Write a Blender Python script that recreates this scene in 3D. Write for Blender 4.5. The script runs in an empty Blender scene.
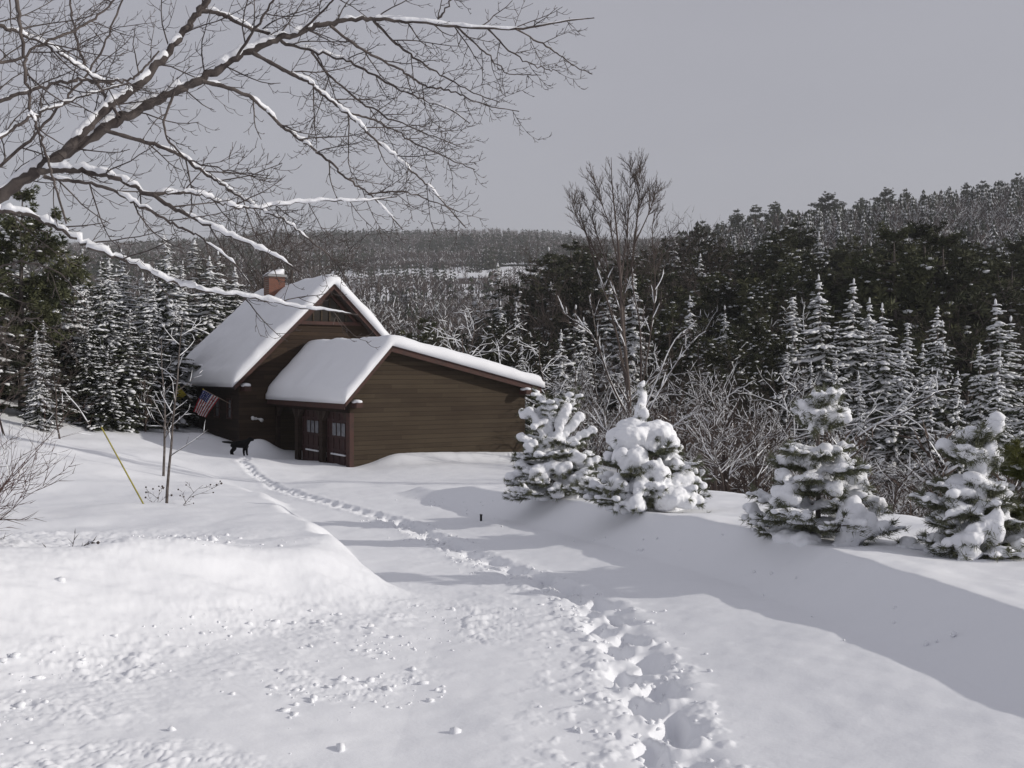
import bpy, math, random
import numpy as np
from mathutils import Vector

# ------------------------------------------------------------------ basics
for b in (bpy.data.objects, bpy.data.meshes):
    for x in list(b):
        b.remove(x)
scene = bpy.context.scene
COL = scene.collection
R = math.radians
EYE = 1.65
F = 1024.0
PITCH = R(0.5)
HOR = 384 - F * math.tan(PITCH)


def at(u, v, y):
    """point seen at pixel (u, v) standing y metres ahead of the camera"""
    return np.array([(u - 512) / F * y, y, EYE - (v - HOR) / F * y])


def px(p):
    return 512 + F * p[0] / p[1], HOR + F * (EYE - p[2]) / p[1]


# ------------------------------------------------------------------ noise
def _hash(ix, iy, seed):
    n = (ix.astype(np.int64) * 374761393 + iy.astype(np.int64) * 668265263 + seed * 974711) & 0x7FFFFFFF
    n = ((n ^ (n >> 13)) * 1274126177) & 0x7FFFFFFF
    n = (n ^ (n >> 16)) & 0xFFFF
    return n / 65535.0 * 2 - 1


def vnoise(x, y, seed=0):
    x = np.asarray(x, float); y = np.asarray(y, float)
    ix = np.floor(x); iy = np.floor(y)
    fx = x - ix; fy = y - iy
    fx = fx * fx * fx * (fx * (fx * 6 - 15) + 10); fy = fy * fy * fy * (fy * (fy * 6 - 15) + 10)
    a = _hash(ix, iy, seed); b = _hash(ix + 1, iy, seed)
    c = _hash(ix, iy + 1, seed); d = _hash(ix + 1, iy + 1, seed)
    return (a * (1 - fx) + b * fx) * (1 - fy) + (c * (1 - fx) + d * fx) * fy


def fbm(x, y, octv=4, seed=0, gain=0.5):
    s = 0; a = 1
    for o in range(octv):
        s = s + a * vnoise(x * 2 ** o + 17.3 * o, y * 2 ** o - 9.1 * o, seed + o)
        a *= gain
    return s


def sstep(a, b, x):
    t = np.clip((np.asarray(x, float) - a) / (b - a), 0, 1)
    return t * t * (3 - 2 * t)


# ------------------------------------------------------------------ mesh helpers
def make_mesh(name, V, Fs, mats, MI=None, smooth=False):
    V = np.asarray(V, np.float32)
    me = bpy.data.meshes.new(name)
    nf = sum(len(f) for f in Fs)
    nl = sum(f.size for f in Fs)
    me.vertices.add(len(V)); me.vertices.foreach_set('co', V.ravel())
    me.loops.add(nl); me.polygons.add(nf)
    li = np.concatenate([np.asarray(f, np.int32).ravel() for f in Fs])
    tot = np.concatenate([np.full(len(f), f.shape[1], np.int32) for f in Fs])
    st = np.concatenate([[0], np.cumsum(tot)[:-1]]).astype(np.int32)
    me.loops.foreach_set('vertex_index', li)
    me.polygons.foreach_set('loop_start', st)
    for m in mats:
        me.materials.append(m)
    if MI is not None:
        me.polygons.foreach_set('material_index', np.asarray(MI, np.int32))
    me.polygons.foreach_set('use_smooth', np.full(nf, smooth, bool))
    me.update(calc_edges=True)
    me.validate()
    return me


class Bag:
    """collects triangles and quads for ONE mesh"""
    def __init__(s):
        s.V = []; s.n = 0; s.T = []; s.Q = []; s.Tm = []; s.Qm = []

    def add(s, V, Fc, mi=0):
        V = np.asarray(V, float); Fc = np.asarray(Fc, np.int64)
        if len(Fc) == 0:
            return
        (s.T if Fc.shape[1] == 3 else s.Q).append(Fc + s.n)
        mm = np.full(len(Fc), mi) if np.isscalar(mi) else np.asarray(mi)
        (s.Tm if Fc.shape[1] == 3 else s.Qm).append(mm)
        s.V.append(V); s.n += len(V)

    def arrays(s):
        V = np.concatenate(s.V)
        Fs = []; M = []
        if s.T:
            Fs.append(np.concatenate(s.T)); M.append(np.concatenate(s.Tm))
        if s.Q:
            Fs.append(np.concatenate(s.Q)); M.append(np.concatenate(s.Qm))
        return V, Fs, np.concatenate(M)

    def mesh(s, name, mats, smooth=False):
        V, Fs, M = s.arrays()
        return make_mesh(name, V, Fs, mats if isinstance(mats, (list, tuple)) else [mats], M, smooth)

    def obj(s, name, mats, parent=None, smooth=False):
        return link(name, s.mesh(name, mats, smooth), parent)

    def box(s, lo, hi, mi=0):
        x0, y0, z0 = lo; x1, y1, z1 = hi
        V = [(x0, y0, z0), (x1, y0, z0), (x1, y1, z0), (x0, y1, z0), (x0, y0, z1), (x1, y0, z1), (x1, y1, z1), (x0, y1, z1)]
        s.add(V, [(0, 3, 2, 1), (4, 5, 6, 7), (0, 1, 5, 4), (1, 2, 6, 5), (2, 3, 7, 6), (3, 0, 4, 7)], mi)

    def prism(s, prof, y0, y1, mi=0):
        """profile of (x, z) pulled from y0 to y1"""
        n = len(prof)
        V = [(x, y0, z) for x, z in prof] + [(x, y1, z) for x, z in prof]
        s.add(V, [(i, (i + 1) % n, n + (i + 1) % n, n + i) for i in range(n)], mi)
        for k in range(1, n - 1):
            s.add([V[0], V[k], V[k + 1]], [(0, 2, 1)], mi)
            s.add([V[n], V[n + k], V[n + k + 1]], [(0, 1, 2)], mi)

    def tube(s, P, r, n=5, mi=0):
        V, Fc = tube(P, r, n)
        s.add(V, Fc, mi)


def tube(P, r, n=5):
    P = np.asarray(P, float); k = len(P)
    r = np.broadcast_to(np.asarray(r, float), (k,))
    t = np.gradient(P, axis=0)
    t /= np.linalg.norm(t, axis=1, keepdims=True) + 1e-9
    m = np.abs(t.mean(0))
    ref = np.zeros(3); ref[int(np.argmin(m))] = 1
    a = np.cross(t, ref); a /= np.linalg.norm(a, axis=1, keepdims=True) + 1e-9
    b = np.cross(t, a)
    an = np.arange(n) * 2 * math.pi / n
    V = (P[:, None, :] + r[:, None, None] * (np.cos(an)[None, :, None] * a[:, None, :] + np.sin(an)[None, :, None] * b[:, None, :])).reshape(-1, 3)
    i = np.arange(k - 1)[:, None] * n; j = np.arange(n)[None, :]; j2 = (j + 1) % n
    Fq = np.stack([i + j, i + j2, i + n + j2, i + n + j], -1).reshape(-1, 4)
    return V, Fq


_ICO = {}


def ico(sub):
    if sub not in _ICO:
        import bmesh
        bm = bmesh.new()
        bmesh.ops.create_icosphere(bm, subdivisions=sub, radius=1)
        bm.verts.ensure_lookup_table()
        V = np.array([v.co[:] for v in bm.verts]); Fc = np.array([[v.index for v in f.verts] for f in bm.faces])
        bm.free()
        _ICO[sub] = (V, Fc)
    return _ICO[sub]


def link(name, data, parent=None):
    o = bpy.data.objects.new(name, data)
    COL.objects.link(o)
    if parent:
        o.parent = parent
    return o


def tag(o, label=None, cat=None, group=None, kind=None):
    if label: o['label'] = label
    if cat: o['category'] = cat
    if group: o['group'] = group
    if kind: o['kind'] = kind
    return o


def thing(name, loc, rz=0.0):
    o = link(name, None)
    o.empty_display_size = 0.3
    o.location = loc; o.rotation_euler = (0, 0, rz)
    return o


def dup(src, loc, rz, sc, label, cat, group):
    r = src.copy(); COL.objects.link(r)
    r.location = loc; r.rotation_euler = (0, 0, rz); r.scale = sc
    for ch in KIDS[src.name]:
        c = ch.copy(); COL.objects.link(c); c.parent = r
    tag(r, label, cat, group)
    return r


KIDS = {}

# ------------------------------------------------------------------ materials
def mat(name, col, rough=0.8, noise=None, bump=None, spec=0.3, rnd=0.0, coord='Object'):
    """noise = (scale, other colour, contrast lo, hi); bump = list of (scale, strength, distance)"""
    m = bpy.data.materials.new(name); m.use_nodes = True
    nt = m.node_tree; N = nt.nodes; L = nt.links
    b = N['Principled BSDF']
    b.inputs['Base Color'].default_value = (*col, 1)
    b.inputs['Roughness'].default_value = rough
    b.inputs['Specular IOR Level'].default_value = spec
    tc = N.new('ShaderNodeTexCoord')
    if noise:
        nz = N.new('ShaderNodeTexNoise'); nz.inputs['Scale'].default_value = noise[0]; nz.inputs['Detail'].default_value = 4
        L.new(tc.outputs[coord], nz.inputs['Vector'])
        rp = N.new('ShaderNodeValToRGB')
        rp.color_ramp.elements[0].position = noise[2]; rp.color_ramp.elements[1].position = noise[3]
        rp.color_ramp.elements[0].color = (*col, 1); rp.color_ramp.elements[1].color = (*noise[1], 1)
        L.new(nz.outputs['Fac'], rp.inputs['Fac'])
        out = rp.outputs['Color']
        if rnd:
            oi = N.new('ShaderNodeObjectInfo')
            hs = N.new('ShaderNodeHueSaturation')
            mr = N.new('ShaderNodeMapRange'); mr.inputs['To Min'].default_value = 1 - rnd; mr.inputs['To Max'].default_value = 1 + rnd
            L.new(oi.outputs['Random'], mr.inputs['Value'])
            L.new(mr.outputs['Result'], hs.inputs['Value'])
            L.new(out, hs.inputs['Color']); out = hs.outputs['Color']
        L.new(out, b.inputs['Base Color'])
    prev = None
    for (sc, st, di) in (bump or []):
        nz = N.new('ShaderNodeTexNoise'); nz.inputs['Scale'].default_value = sc; nz.inputs['Detail'].default_value = 5
        L.new(tc.outputs[coord], nz.inputs['Vector'])
        bp = N.new('ShaderNodeBump'); bp.inputs['Strength'].default_value = st; bp.inputs['Distance'].default_value = di
        L.new(nz.outputs['Fac'], bp.inputs['Height'])
        if prev: L.new(prev, bp.inputs['Normal'])
        prev = bp.outputs['Normal']
    if prev: L.new(prev, b.inputs['Normal'])
    return m


M = {}
M['snow'] = mat('snow', (0.825, 0.835, 0.865), 0.65, bump=[(2.2, 0.14, 0.05), (55, 0.22, 0.006)], spec=0.25)
M['snow_lump'] = mat('lumpy_snow', (0.825, 0.835, 0.865), 0.65, bump=[(9.0, 0.5, 0.04), (45, 0.4, 0.01)], spec=0.25)
M['tree_snow'] = mat('tree_snow', (0.80, 0.81, 0.83), 0.7, spec=0.2)
M['bark'] = mat('grey_bark', (0.075, 0.062, 0.055), 0.9, noise=(14, (0.15, 0.13, 0.12), 0.4, 0.65), bump=[(60, 0.6, 0.01)])
M['limb_bark'] = mat('limb_bark', (0.060, 0.049, 0.046), 0.85, noise=(10, (0.13, 0.11, 0.10), 0.4, 0.72), bump=[(90, 0.6, 0.004)])
M['twig'] = mat('twig_bark', (0.055, 0.042, 0.038), 0.85, noise=(1.3, (0.095, 0.076, 0.066), 0.35, 0.65), rnd=0.25)
M['red_twig'] = mat('reddish_twig', (0.085, 0.047, 0.043), 0.85, noise=(2, (0.085, 0.06, 0.05), 0.4, 0.6))
M['spruce'] = mat('spruce_needles', (0.028, 0.034, 0.022), 0.8, noise=(0.9, (0.048, 0.052, 0.026), 0.35, 0.65), rnd=0.3)
M['pine'] = mat('pine_needles', (0.040, 0.047, 0.024), 0.8, noise=(0.7, (0.088, 0.090, 0.044), 0.35, 0.65), rnd=0.45)
M['young_pine'] = mat('young_pine_needles', (0.085, 0.092, 0.058), 0.7, noise=(6, (0.16, 0.165, 0.105), 0.35, 0.65))
M['gold_pine'] = mat('yellowish_pine_needles', (0.06, 0.075, 0.02), 0.7, noise=(6, (0.13, 0.13, 0.04), 0.35, 0.65))
M['brush'] = mat('brushwood', (0.055, 0.041, 0.036), 0.9, noise=(0.15, (0.085, 0.062, 0.052), 0.35, 0.65))
M['far_bare'] = mat('far_bare_wood', (0.085, 0.068, 0.062), 0.95, noise=(0.02, (0.12, 0.098, 0.09), 0.35, 0.65))
M['far_pine'] = mat('far_conifer', (0.030, 0.036, 0.024), 0.95, noise=(0.03, (0.045, 0.05, 0.03), 0.35, 0.65))
M['trim'] = mat('dark_red_trim', (0.065, 0.029, 0.023), 0.7, noise=(5, (0.045, 0.025, 0.02), 0.4, 0.7))
M['post'] = mat('dark_stained_wood', (0.05, 0.032, 0.025), 0.75, noise=(6, (0.035, 0.025, 0.02), 0.4, 0.7))
M['door'] = mat('red_brown_door', (0.052, 0.024, 0.022), 0.6, noise=(4, (0.038, 0.02, 0.018), 0.4, 0.7))
M['pane'] = mat('frosty_pane', (0.24, 0.245, 0.26), 0.25, spec=0.5, noise=(3, (0.16, 0.165, 0.18), 0.4, 0.6))
M['glass'] = mat('dark_glass', (0.022, 0.017, 0.013), 0.35, spec=0.25)
M['white'] = mat('white_paint', (0.7, 0.7, 0.7), 0.5)
M['roof'] = mat('dark_roofing', (0.06, 0.045, 0.04), 0.9, noise=(4, (0.04, 0.03, 0.03), 0.4, 0.6))
M['dark'] = mat('black_fur', (0.006, 0.006, 0.007), 0.8, spec=0.08, bump=[(60, 0.5, 0.02)])
M['collar'] = mat('pale_collar', (0.6, 0.6, 0.58), 0.6)
M['yellow'] = mat('yellow_stake', (0.34, 0.30, 0.06), 0.5, noise=(9, (0.24, 0.21, 0.05), 0.4, 0.6))
M['black'] = mat('black_plastic', (0.015, 0.015, 0.015), 0.5)
M['flag_red'] = mat('flag_red', (0.30, 0.02, 0.03), 0.8)
M['flag_white'] = mat('flag_white', (0.62, 0.60, 0.60), 0.8)
M['flag_blue'] = mat('flag_blue', (0.03, 0.04, 0.16), 0.8)
M['flag_yellow'] = mat('flag_yellow', (0.42, 0.34, 0.03), 0.8)
M['flag_green'] = mat('flag_green', (0.05, 0.10, 0.05), 0.8)
M['pole'] = mat('pole_wood', (0.25, 0.2, 0.15), 0.7)
M['steel'] = mat('grey_steel', (0.3, 0.3, 0.3), 0.4)
M['barn'] = mat('weathered_barn_board', (0.12, 0.09, 0.085), 0.9, noise=(0.5, (0.16, 0.12, 0.11), 0.4, 0.6))


def siding(name, c0, c1, axis):
    """horizontal boards; axis = local axis the boards run along"""
    m = bpy.data.materials.new(name); m.use_nodes = True
    nt = m.node_tree; N = nt.nodes; L = nt.links; b = N['Principled BSDF']
    b.inputs['Roughness'].default_value = 0.85; b.inputs['Specular IOR Level'].default_value = 0.2
    tc = N.new('ShaderNodeTexCoord'); sp = N.new('ShaderNodeSeparateXYZ'); L.new(tc.outputs['Object'], sp.inputs[0])

    def math_(op, a, v=None, c=None):
        n = N.new('ShaderNodeMath'); n.operation = op
        for i, q in enumerate((a, v, c)):
            if q is None: continue
            if isinstance(q, (int, float)): n.inputs[i].default_value = q
            else: L.new(q, n.inputs[i])
        return n.outputs[0]
    zz = math_('DIVIDE', sp.outputs['Z'], 0.19)
    row = math_('FLOOR', zz); fr = math_('FRACT', zz)
    al = math_('ADD', math_('DIVIDE', sp.outputs[axis], 3.1), math_('MULTIPLY', row, 0.377))
    plank = math_('FLOOR', al)
    cb = N.new('ShaderNodeCombineXYZ'); L.new(row, cb.inputs[0]); L.new(plank, cb.inputs[1])
    wn = N.new('ShaderNodeTexWhiteNoise'); wn.noise_dimensions = '2D'; L.new(cb.outputs[0], wn.inputs['Vector'])
    mp = N.new('ShaderNodeMapping'); L.new(tc.outputs['Object'], mp.inputs['Vector'])
    mp.inputs['Scale'].default_value = (0.8, 12, 12) if axis == 'X' else (12, 0.8, 12)
    nz = N.new('ShaderNodeTexNoise'); nz.inputs['Scale'].default_value = 1.6; nz.inputs['Detail'].default_value = 6
    L.new(mp.outputs[0], nz.inputs['Vector'])
    nz2 = N.new('ShaderNodeTexNoise'); nz2.inputs['Scale'].default_value = 0.55; nz2.inputs['Detail'].default_value = 3
    L.new(tc.outputs['Object'], nz2.inputs['Vector'])
    f = math_('ADD', math_('MULTIPLY', wn.outputs['Value'], 0.40), math_('ADD', math_('MULTIPLY', nz.outputs['Fac'], 0.45), math_('MULTIPLY', nz2.outputs['Fac'], 0.55)))
    f = math_('SUBTRACT', f, 0.22)
    mx = N.new('ShaderNodeMix'); mx.data_type = 'RGBA'
    L.new(f, mx.inputs['Factor']); mx.inputs['A'].default_value = (*c0, 1); mx.inputs['B'].default_value = (*c1, 1)
    mx.clamp_factor = True
    edge = math_('LESS_THAN', fr, 0.10)
    mx2 = N.new('ShaderNodeMix'); mx2.data_type = 'RGBA'
    L.new(math_('MULTIPLY', edge, 0.55), mx2.inputs['Factor']); L.new(mx.outputs['Result'], mx2.inputs['A'])
    mx2.inputs['B'].default_value = (0.012, 0.009, 0.007, 1)
    L.new(mx2.outputs['Result'], b.inputs['Base Color'])
    bp = N.new('ShaderNodeBump'); bp.inputs['Strength'].default_value = 0.7; bp.inputs['Distance'].default_value = 0.02
    L.new(math_('ADD', math_('MULTIPLY', fr, -0.8), math_('MULTIPLY', nz.outputs['Fac'], 0.3)), bp.inputs['Height'])
    L.new(bp.outputs['Normal'], b.inputs['Normal'])
    return m


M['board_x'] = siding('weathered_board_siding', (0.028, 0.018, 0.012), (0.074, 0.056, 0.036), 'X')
M['board_y'] = siding('board_siding_painted_shade', (0.018, 0.012, 0.010), (0.05, 0.033, 0.024), 'Y')  # same boards in darker tones: shade of the front painted into the colour
M['board_dark'] = siding('gable_siding_painted_shade', (0.020, 0.013, 0.010), (0.068, 0.044, 0.028), 'X')  # gable boards darkened in colour to paint in shade from garage and eave


def brick_mat():
    m = bpy.data.materials.new('chimney_brick'); m.use_nodes = True
    nt = m.node_tree; b = nt.nodes['Principled BSDF']; b.inputs['Roughness'].default_value = 0.9
    tc = nt.nodes.new('ShaderNodeTexCoord'); mp = nt.nodes.new('ShaderNodeMapping')
    mp.inputs['Rotation'].default_value = (R(90), 0, 0)
    br = nt.nodes.new('ShaderNodeTexBrick'); br.inputs['Scale'].default_value = 4.5
    br.inputs['Color1'].default_value = (0.19, 0.062, 0.035, 1); br.inputs['Color2'].default_value = (0.13, 0.045, 0.03, 1)
    br.inputs['Mortar'].default_value = (0.2, 0.16, 0.13, 1); br.inputs['Mortar Size'].default_value = 0.02
    nt.links.new(tc.outputs['Object'], mp.inputs[0]); nt.links.new(mp.outputs[0], br.inputs['Vector'])
    nt.links.new(br.outputs['Color'], b.inputs['Base Color'])
    return m


M['brick'] = brick_mat()

# ------------------------------------------------------------------ terrain
C0 = np.array([(350 - 512) / F * 41, 41.0])          # near corner of the garage
TD = np.array([0.851, 0.525]); SD = np.array([-0.525, 0.851])
BASE = -2.15

BANK_R = np.array([(5.2, -8), (3.5, 0), (3.02, 4.0), (2.72, 6.7), (2.36, 9.9), (0.75, 15.2), (-0.9, 20), (-2.6, 25.0), (-3.0, 26.4), (-2.4, 27.4), (0.5, 28.4), (4, 29)])
BANK_L = np.array([(-6.5, -12), (-5.2, 0), (-4.0, 3.6), (-2.9, 5.5), (-1.9, 7.6), (-1.18, 9.3), (-1.10, 10.1), (-1.45, 11.0), (-2.25, 13.7), (-3.5, 17.6), (-4.9, 22), (-7, 28), (-10, 34), (-16, 42)])
DROP = np.array([(40, -30), (16, -2), (9.5, 5.5), (6.4, 9.6), (4.9, 13), (4.0, 16), (3.4, 22), (3.0, 30), (2.8, 40), (2.6, 48), (-2, 60), (-10, 68), (-24, 74), (-70, 82)])
TRACK = np.array([(.80, 3.0), (.80, 4.4), (.82, 5.4), (.88, 7.6), (.74, 9.7), (.32, 11.0), (-.4, 12.9), (-2.2, 18.6), (-4.5, 23.8), (-7.3, 31), (-10.2, 38.5), (-10.9, 42.0)])


def sdist(x, y, P):
    """signed distance to polyline: positive on the right of its direction"""
    best = np.full(x.shape, 1e9); sg = np.zeros(x.shape); al = np.zeros(x.shape); acc = 0
    for a, b in zip(P[:-1], P[1:]):
        d = b - a; L = np.hypot(*d)
        t = np.clip(((x - a[0]) * d[0] + (y - a[1]) * d[1]) / L ** 2, 0, 1)
        qx = x - a[0] - t * d[0]; qy = y - a[1] - t * d[1]
        q = np.hypot(qx, qy)
        cr = d[1] * qx - d[0] * qy
        m = q < best - 1e-6
        best = np.where(m, q, best); sg = np.where(m, np.where(cr >= 0, 1, -1), sg); al = np.where(m, acc + t * L, al)
        acc += L
    return best * sg, al


# footprints along the track
_rng = random.Random(5)
seg = np.diff(TRACK, axis=0); cum = np.concatenate([[0], np.cumsum(np.hypot(seg[:, 0], seg[:, 1]))])
PRINTS = []
s_ = 0.1; side = 1
while s_ < cum[-1] - 0.3:
    p = np.array([np.interp(s_, cum, TRACK[:, 0]), np.interp(s_, cum, TRACK[:, 1])])
    q = np.array([np.interp(s_ + .2, cum, TRACK[:, 0]), np.interp(s_ + .2, cum, TRACK[:, 1])]) - p
    q /= np.hypot(*q)
    nrm = np.array([q[1], -q[0]])
    PRINTS.append((p + nrm * side * _rng.uniform(.07, .12), q, _rng.uniform(.85, 1.15)))
    side *= -1; s_ += _rng.uniform(0.36, 0.47)
CHUNKS = []


def ground(x, y, fine=True):
    x = np.asarray(x, float); y = np.asarray(y, float)
    r = np.hypot(x, y)
    yy = np.clip(y, -60, 200)
    z = -0.0525 * np.where(yy < 43, yy, 43 + 3 * np.tanh((yy - 43) / 3))
    # ground rises to the left of the house
    d = np.clip(-7 - x, 0, 40)
    gx = (x - C0[0]); gy = (y - C0[1])
    t = gx * TD[0] + gy * TD[1]; s = gx * SD[0] + gy * SD[1]
    front = sstep(-3.4, -1.2, t) * sstep(-3, -0.5, s) * (1 - sstep(6.0, 8.2, s))
    z = z + (0.1 * d + 0.005 * d * d) * (1 - 0.55 * sstep(20, 45, d)) * sstep(17, 36, y) * (1 - .75 * front)
    # broad swells of the lawn snow at left
    z = z + 0.16 * fbm(x * .22 + 3, y * .16, 3, 11) * sstep(-3, -7, x) * sstep(9, 15, y)
    # banks
    dr, ar = sdist(x, y, BANK_R)
    wob = 0.10 * vnoise(x * 1.3, y * 1.3, 31)
    hr = 0.42 + 0.05 * vnoise(x * .5, y * .5, 3)
    hr = hr * (1 - 0.62 * sstep(20, 26, y)) * (1 - 0.30 * sstep(10.5, 6.0, y))
    bank = hr * np.clip((dr + wob * .3 + .12) / .66, 0, 1) ** 1.35 * (1 - sstep(27.5, 31, y))
    z = z + (.13 + .05 * sstep(10, 6, y)) * sstep(-1.7 - .5 * sstep(10, 6, y), .2, dr + wob * .4) * (1 - sstep(14, 26, y)) * (y > -20)
    z = z + bank - .05 * sstep(.54, 2.2, dr) * sstep(26, 22, y) + .02 * fbm(x * 1.6, y * 1.6, 2, 33) * (dr > .5) * sstep(30, 24, y) * sstep(.5, .8, dr)
    dl, al = sdist(x, y, BANK_L); dl = -dl
    wid = 0.62 + 1.35 * sstep(11.0, 8.2, y)
    hl = np.interp(y, [5, 7, 9, 11, 14, 18, 24, 30, 36], [.50, .52, .53, .50, .44, .36, .25, .12, .0])
    hl = hl * (1 + .10 * fbm(x * .7, y * .7, 2, 41))
    z = z + hl * sstep(-0.08, wid, dl + .10 * vnoise(x * .9, y * .9, 8) + .05 * vnoise(x * 3, y * 3, 8) * sstep(1.2, .2, dl))
    z = z + .075 * np.clip(-.6 - x, 0, 4.5) * sstep(11, 8, y) * (1 - .4 * sstep(.5, 3, dl))
    # drop to the valley behind the young pines
    dd, _ = sdist(x, y, DROP)
    dd = np.clip(dd, 0, 400)
    z = z - (0.34 * np.sqrt(dd * dd + 4) - .68) * (1 - sstep(10, 45, dd) * .25) * (dd < 1e3)
    z = np.maximum(z, -13 + 0.02 * np.clip(r - 40, 0, 200))
    # slight camber of drifted snow beside the garage end wall
    wall = np.exp(-np.clip(-s - 0.1, 0, 9) ** 2 / .9 ** 2) * (s < 2) * sstep(-0.1, 2.2, t) * (1 - sstep(8.4, 10, t))
    z = z + 0.55 * wall
    z = z + 0.25 * np.exp(-((t - 4) / 5) ** 2 - ((s + 2) / 2.2) ** 2)
    # shovelled heap between the dog and the garage
    z = z + 0.62 * np.exp(-((t + 1.3) / .9) ** 2 - ((s - 7.6) / .8) ** 2) + 0.35 * np.exp(-((t + 2.9) / 1.3) ** 2 - ((s - 10.5) / 1.5) ** 2)
    # far hills
    th = np.arctan2(x, np.maximum(y, 1e-3)); uu = 512 + F * np.tan(np.clip(th, -1.2, 1.2))
    yv = np.maximum(y, 1.0)
    wr = sstep(540, 700, uu)
    zl = np.interp(yv, [0, 90, 180, 300, 500, 800, 1200, 1700, 2600], [-13, -12, -4, 14, 45, 92, 154, 120, 60])
    ridge = np.interp(uu, [500, 600, 700, 800, 900, 1024, 1200, 1600], [30, 39, 43.5, 51.0, 56.0, 63.0, 70, 76])
    zr = np.interp(yv, [0, 60, 95, 150], [-13, -12, -8, 3]) * (yv <= 150) + (yv > 150) * (3 + (ridge - 3) * sstep(0, 1, .5 + .5 * np.clip((yv - 150) / 250 * 2 - 1, -1, 1)) * 1.0)
    zr = np.where(yv > 420, zr - (yv - 420) * .04, zr)
    zr = zr - 55 * (1 - wr) * sstep(60, 200, yv)
    zf = np.maximum(zl, zr) + 4 * np.exp(-np.abs(zl - zr) / 6) * sstep(200, 300, yv) * .5
    zf = zf + (1.6 + 3 * (1 - wr)) * fbm(x / 130, y / 130, 4, 77) * sstep(110, 400, r) + 4 * fbm(x / 420, 0 * y, 3, 5) * sstep(700, 1200, r)
    w = sstep(55, 105, r) * (y > 0)
    z = z * (1 - w) + zf * w
    if fine:
        near = sstep(70, 30, r)
        # rough ploughed crumbs
        m = sstep(1.6, 0.1, np.abs(dl - .1)) * sstep(12.5, 9.5, y)
        m = np.maximum(m, sstep(0.3, 1.6, dl) * sstep(13.5, 11.5, y) * .8)
        m = np.maximum(m, .5 * sstep(-.9, .1, dl) * sstep(10, 8, y))
        pa = sstep(1.1, 1.9, dl) * sstep(12.6, 11.4, y) * sstep(7.5, 9.0, y) * sstep(-.25, .35, fbm(x * .8, y * .5, 2, 63))
        pb = sstep(-2.3, -1.0, dl) * sstep(.9, .0, dl) * sstep(10.2, 8.8, y) * sstep(-.35, .3, fbm(x * 1.1, y * 1.1, 2, 64)) * sstep(.45, -.35, x)
        rough = np.maximum(pa, pb)
        cr = np.maximum(0, fbm(x * 11, y * 11, 3, 65)) ** .8
        z = z + near * rough * (.023 * cr + .012 * np.abs(vnoise(x * 27, y * 27, 66)) - .008)
        lump = np.maximum(0, fbm(x * 6.5, y * 6.5, 3, 51)) ** 1.3
        z = z + near * m * (0.018 * lump * (0.35 + sstep(-.1, .5, vnoise(x * .9, y * .9, 58))) + 0.004 * fbm(x * 22, y * 22, 2, 57))
        # broken diagonal ridges on the lit face of the left bank
        face = sstep(0.2, .9, dl) * sstep(3.6, 2.4, dl) * sstep(11, 8.5, y)
        z = z + near * face * .016 * fbm((x * .8 + y * .6) * 2.2, (x * -.6 + y * .8) * 3.6, 3, 61)
        z = z + near * (0.012 * fbm(x * 1.7, y * 1.7, 3, 71) + 0.0012 * fbm(x * 9, y * 9, 3, 73))
        # the beaten track
        dt, at_ = sdist(x, y, TRACK)
        wt = .20 + .05 * vnoise(at_ * 1.7, at_ * 0 + 2, 9)
        tr = np.exp(-(dt / wt) ** 4) * sstep(42, 40, y)
        z = z - tr * .028
        edge = np.exp(-((np.abs(dt) - .29) / .10) ** 2) * (y < 41)
        z = z + edge * near * (.008 + .024 * np.maximum(0, fbm(x * 8, y * 8, 3, 91)))
        spread = np.exp(-((dt + .35) / .40) ** 2) * sstep(16, 9, y)
        z = z + spread * .018 * np.maximum(0, fbm(x * 10, y * 10, 3, 95))
        box = (np.abs(dt) < 1.2) & (y < 43)
        if box.any():
            ix = np.nonzero(box)
            xs = x[ix]; ys = y[ix]; dz = np.zeros(len(xs))
            nzx = vnoise(xs * 7, ys * 7, 101) * .05; nzy = vnoise(xs * 7, ys * 7, 102) * .05
            for (p, q, k) in PRINTS:
                mm = (np.abs(xs - p[0]) < .7) & (np.abs(ys - p[1]) < .7)
                if not mm.any(): continue
                ax = xs[mm] + nzx[mm] - p[0]; ay = ys[mm] + nzy[mm] - p[1]
                l = (ax * q[0] + ay * q[1]) / .21; n = (ax * q[1] - ay * q[0]) / (.080 * k)
                rr = l * l + n * n
                dz[mm] = np.minimum(dz[mm], -.125 * k * np.exp(-rr ** 1.6 * .8))
                dz[mm] += .028 * np.exp(-((np.sqrt(rr) - 1.75) / .35) ** 2) * (1 + vnoise(xs[mm] * 14, ys[mm] * 14, 7))
            z[ix] += dz
    return z


def gz(x, y):
    return float(ground(np.array([x], float), np.array([y], float), False)[0])


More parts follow.
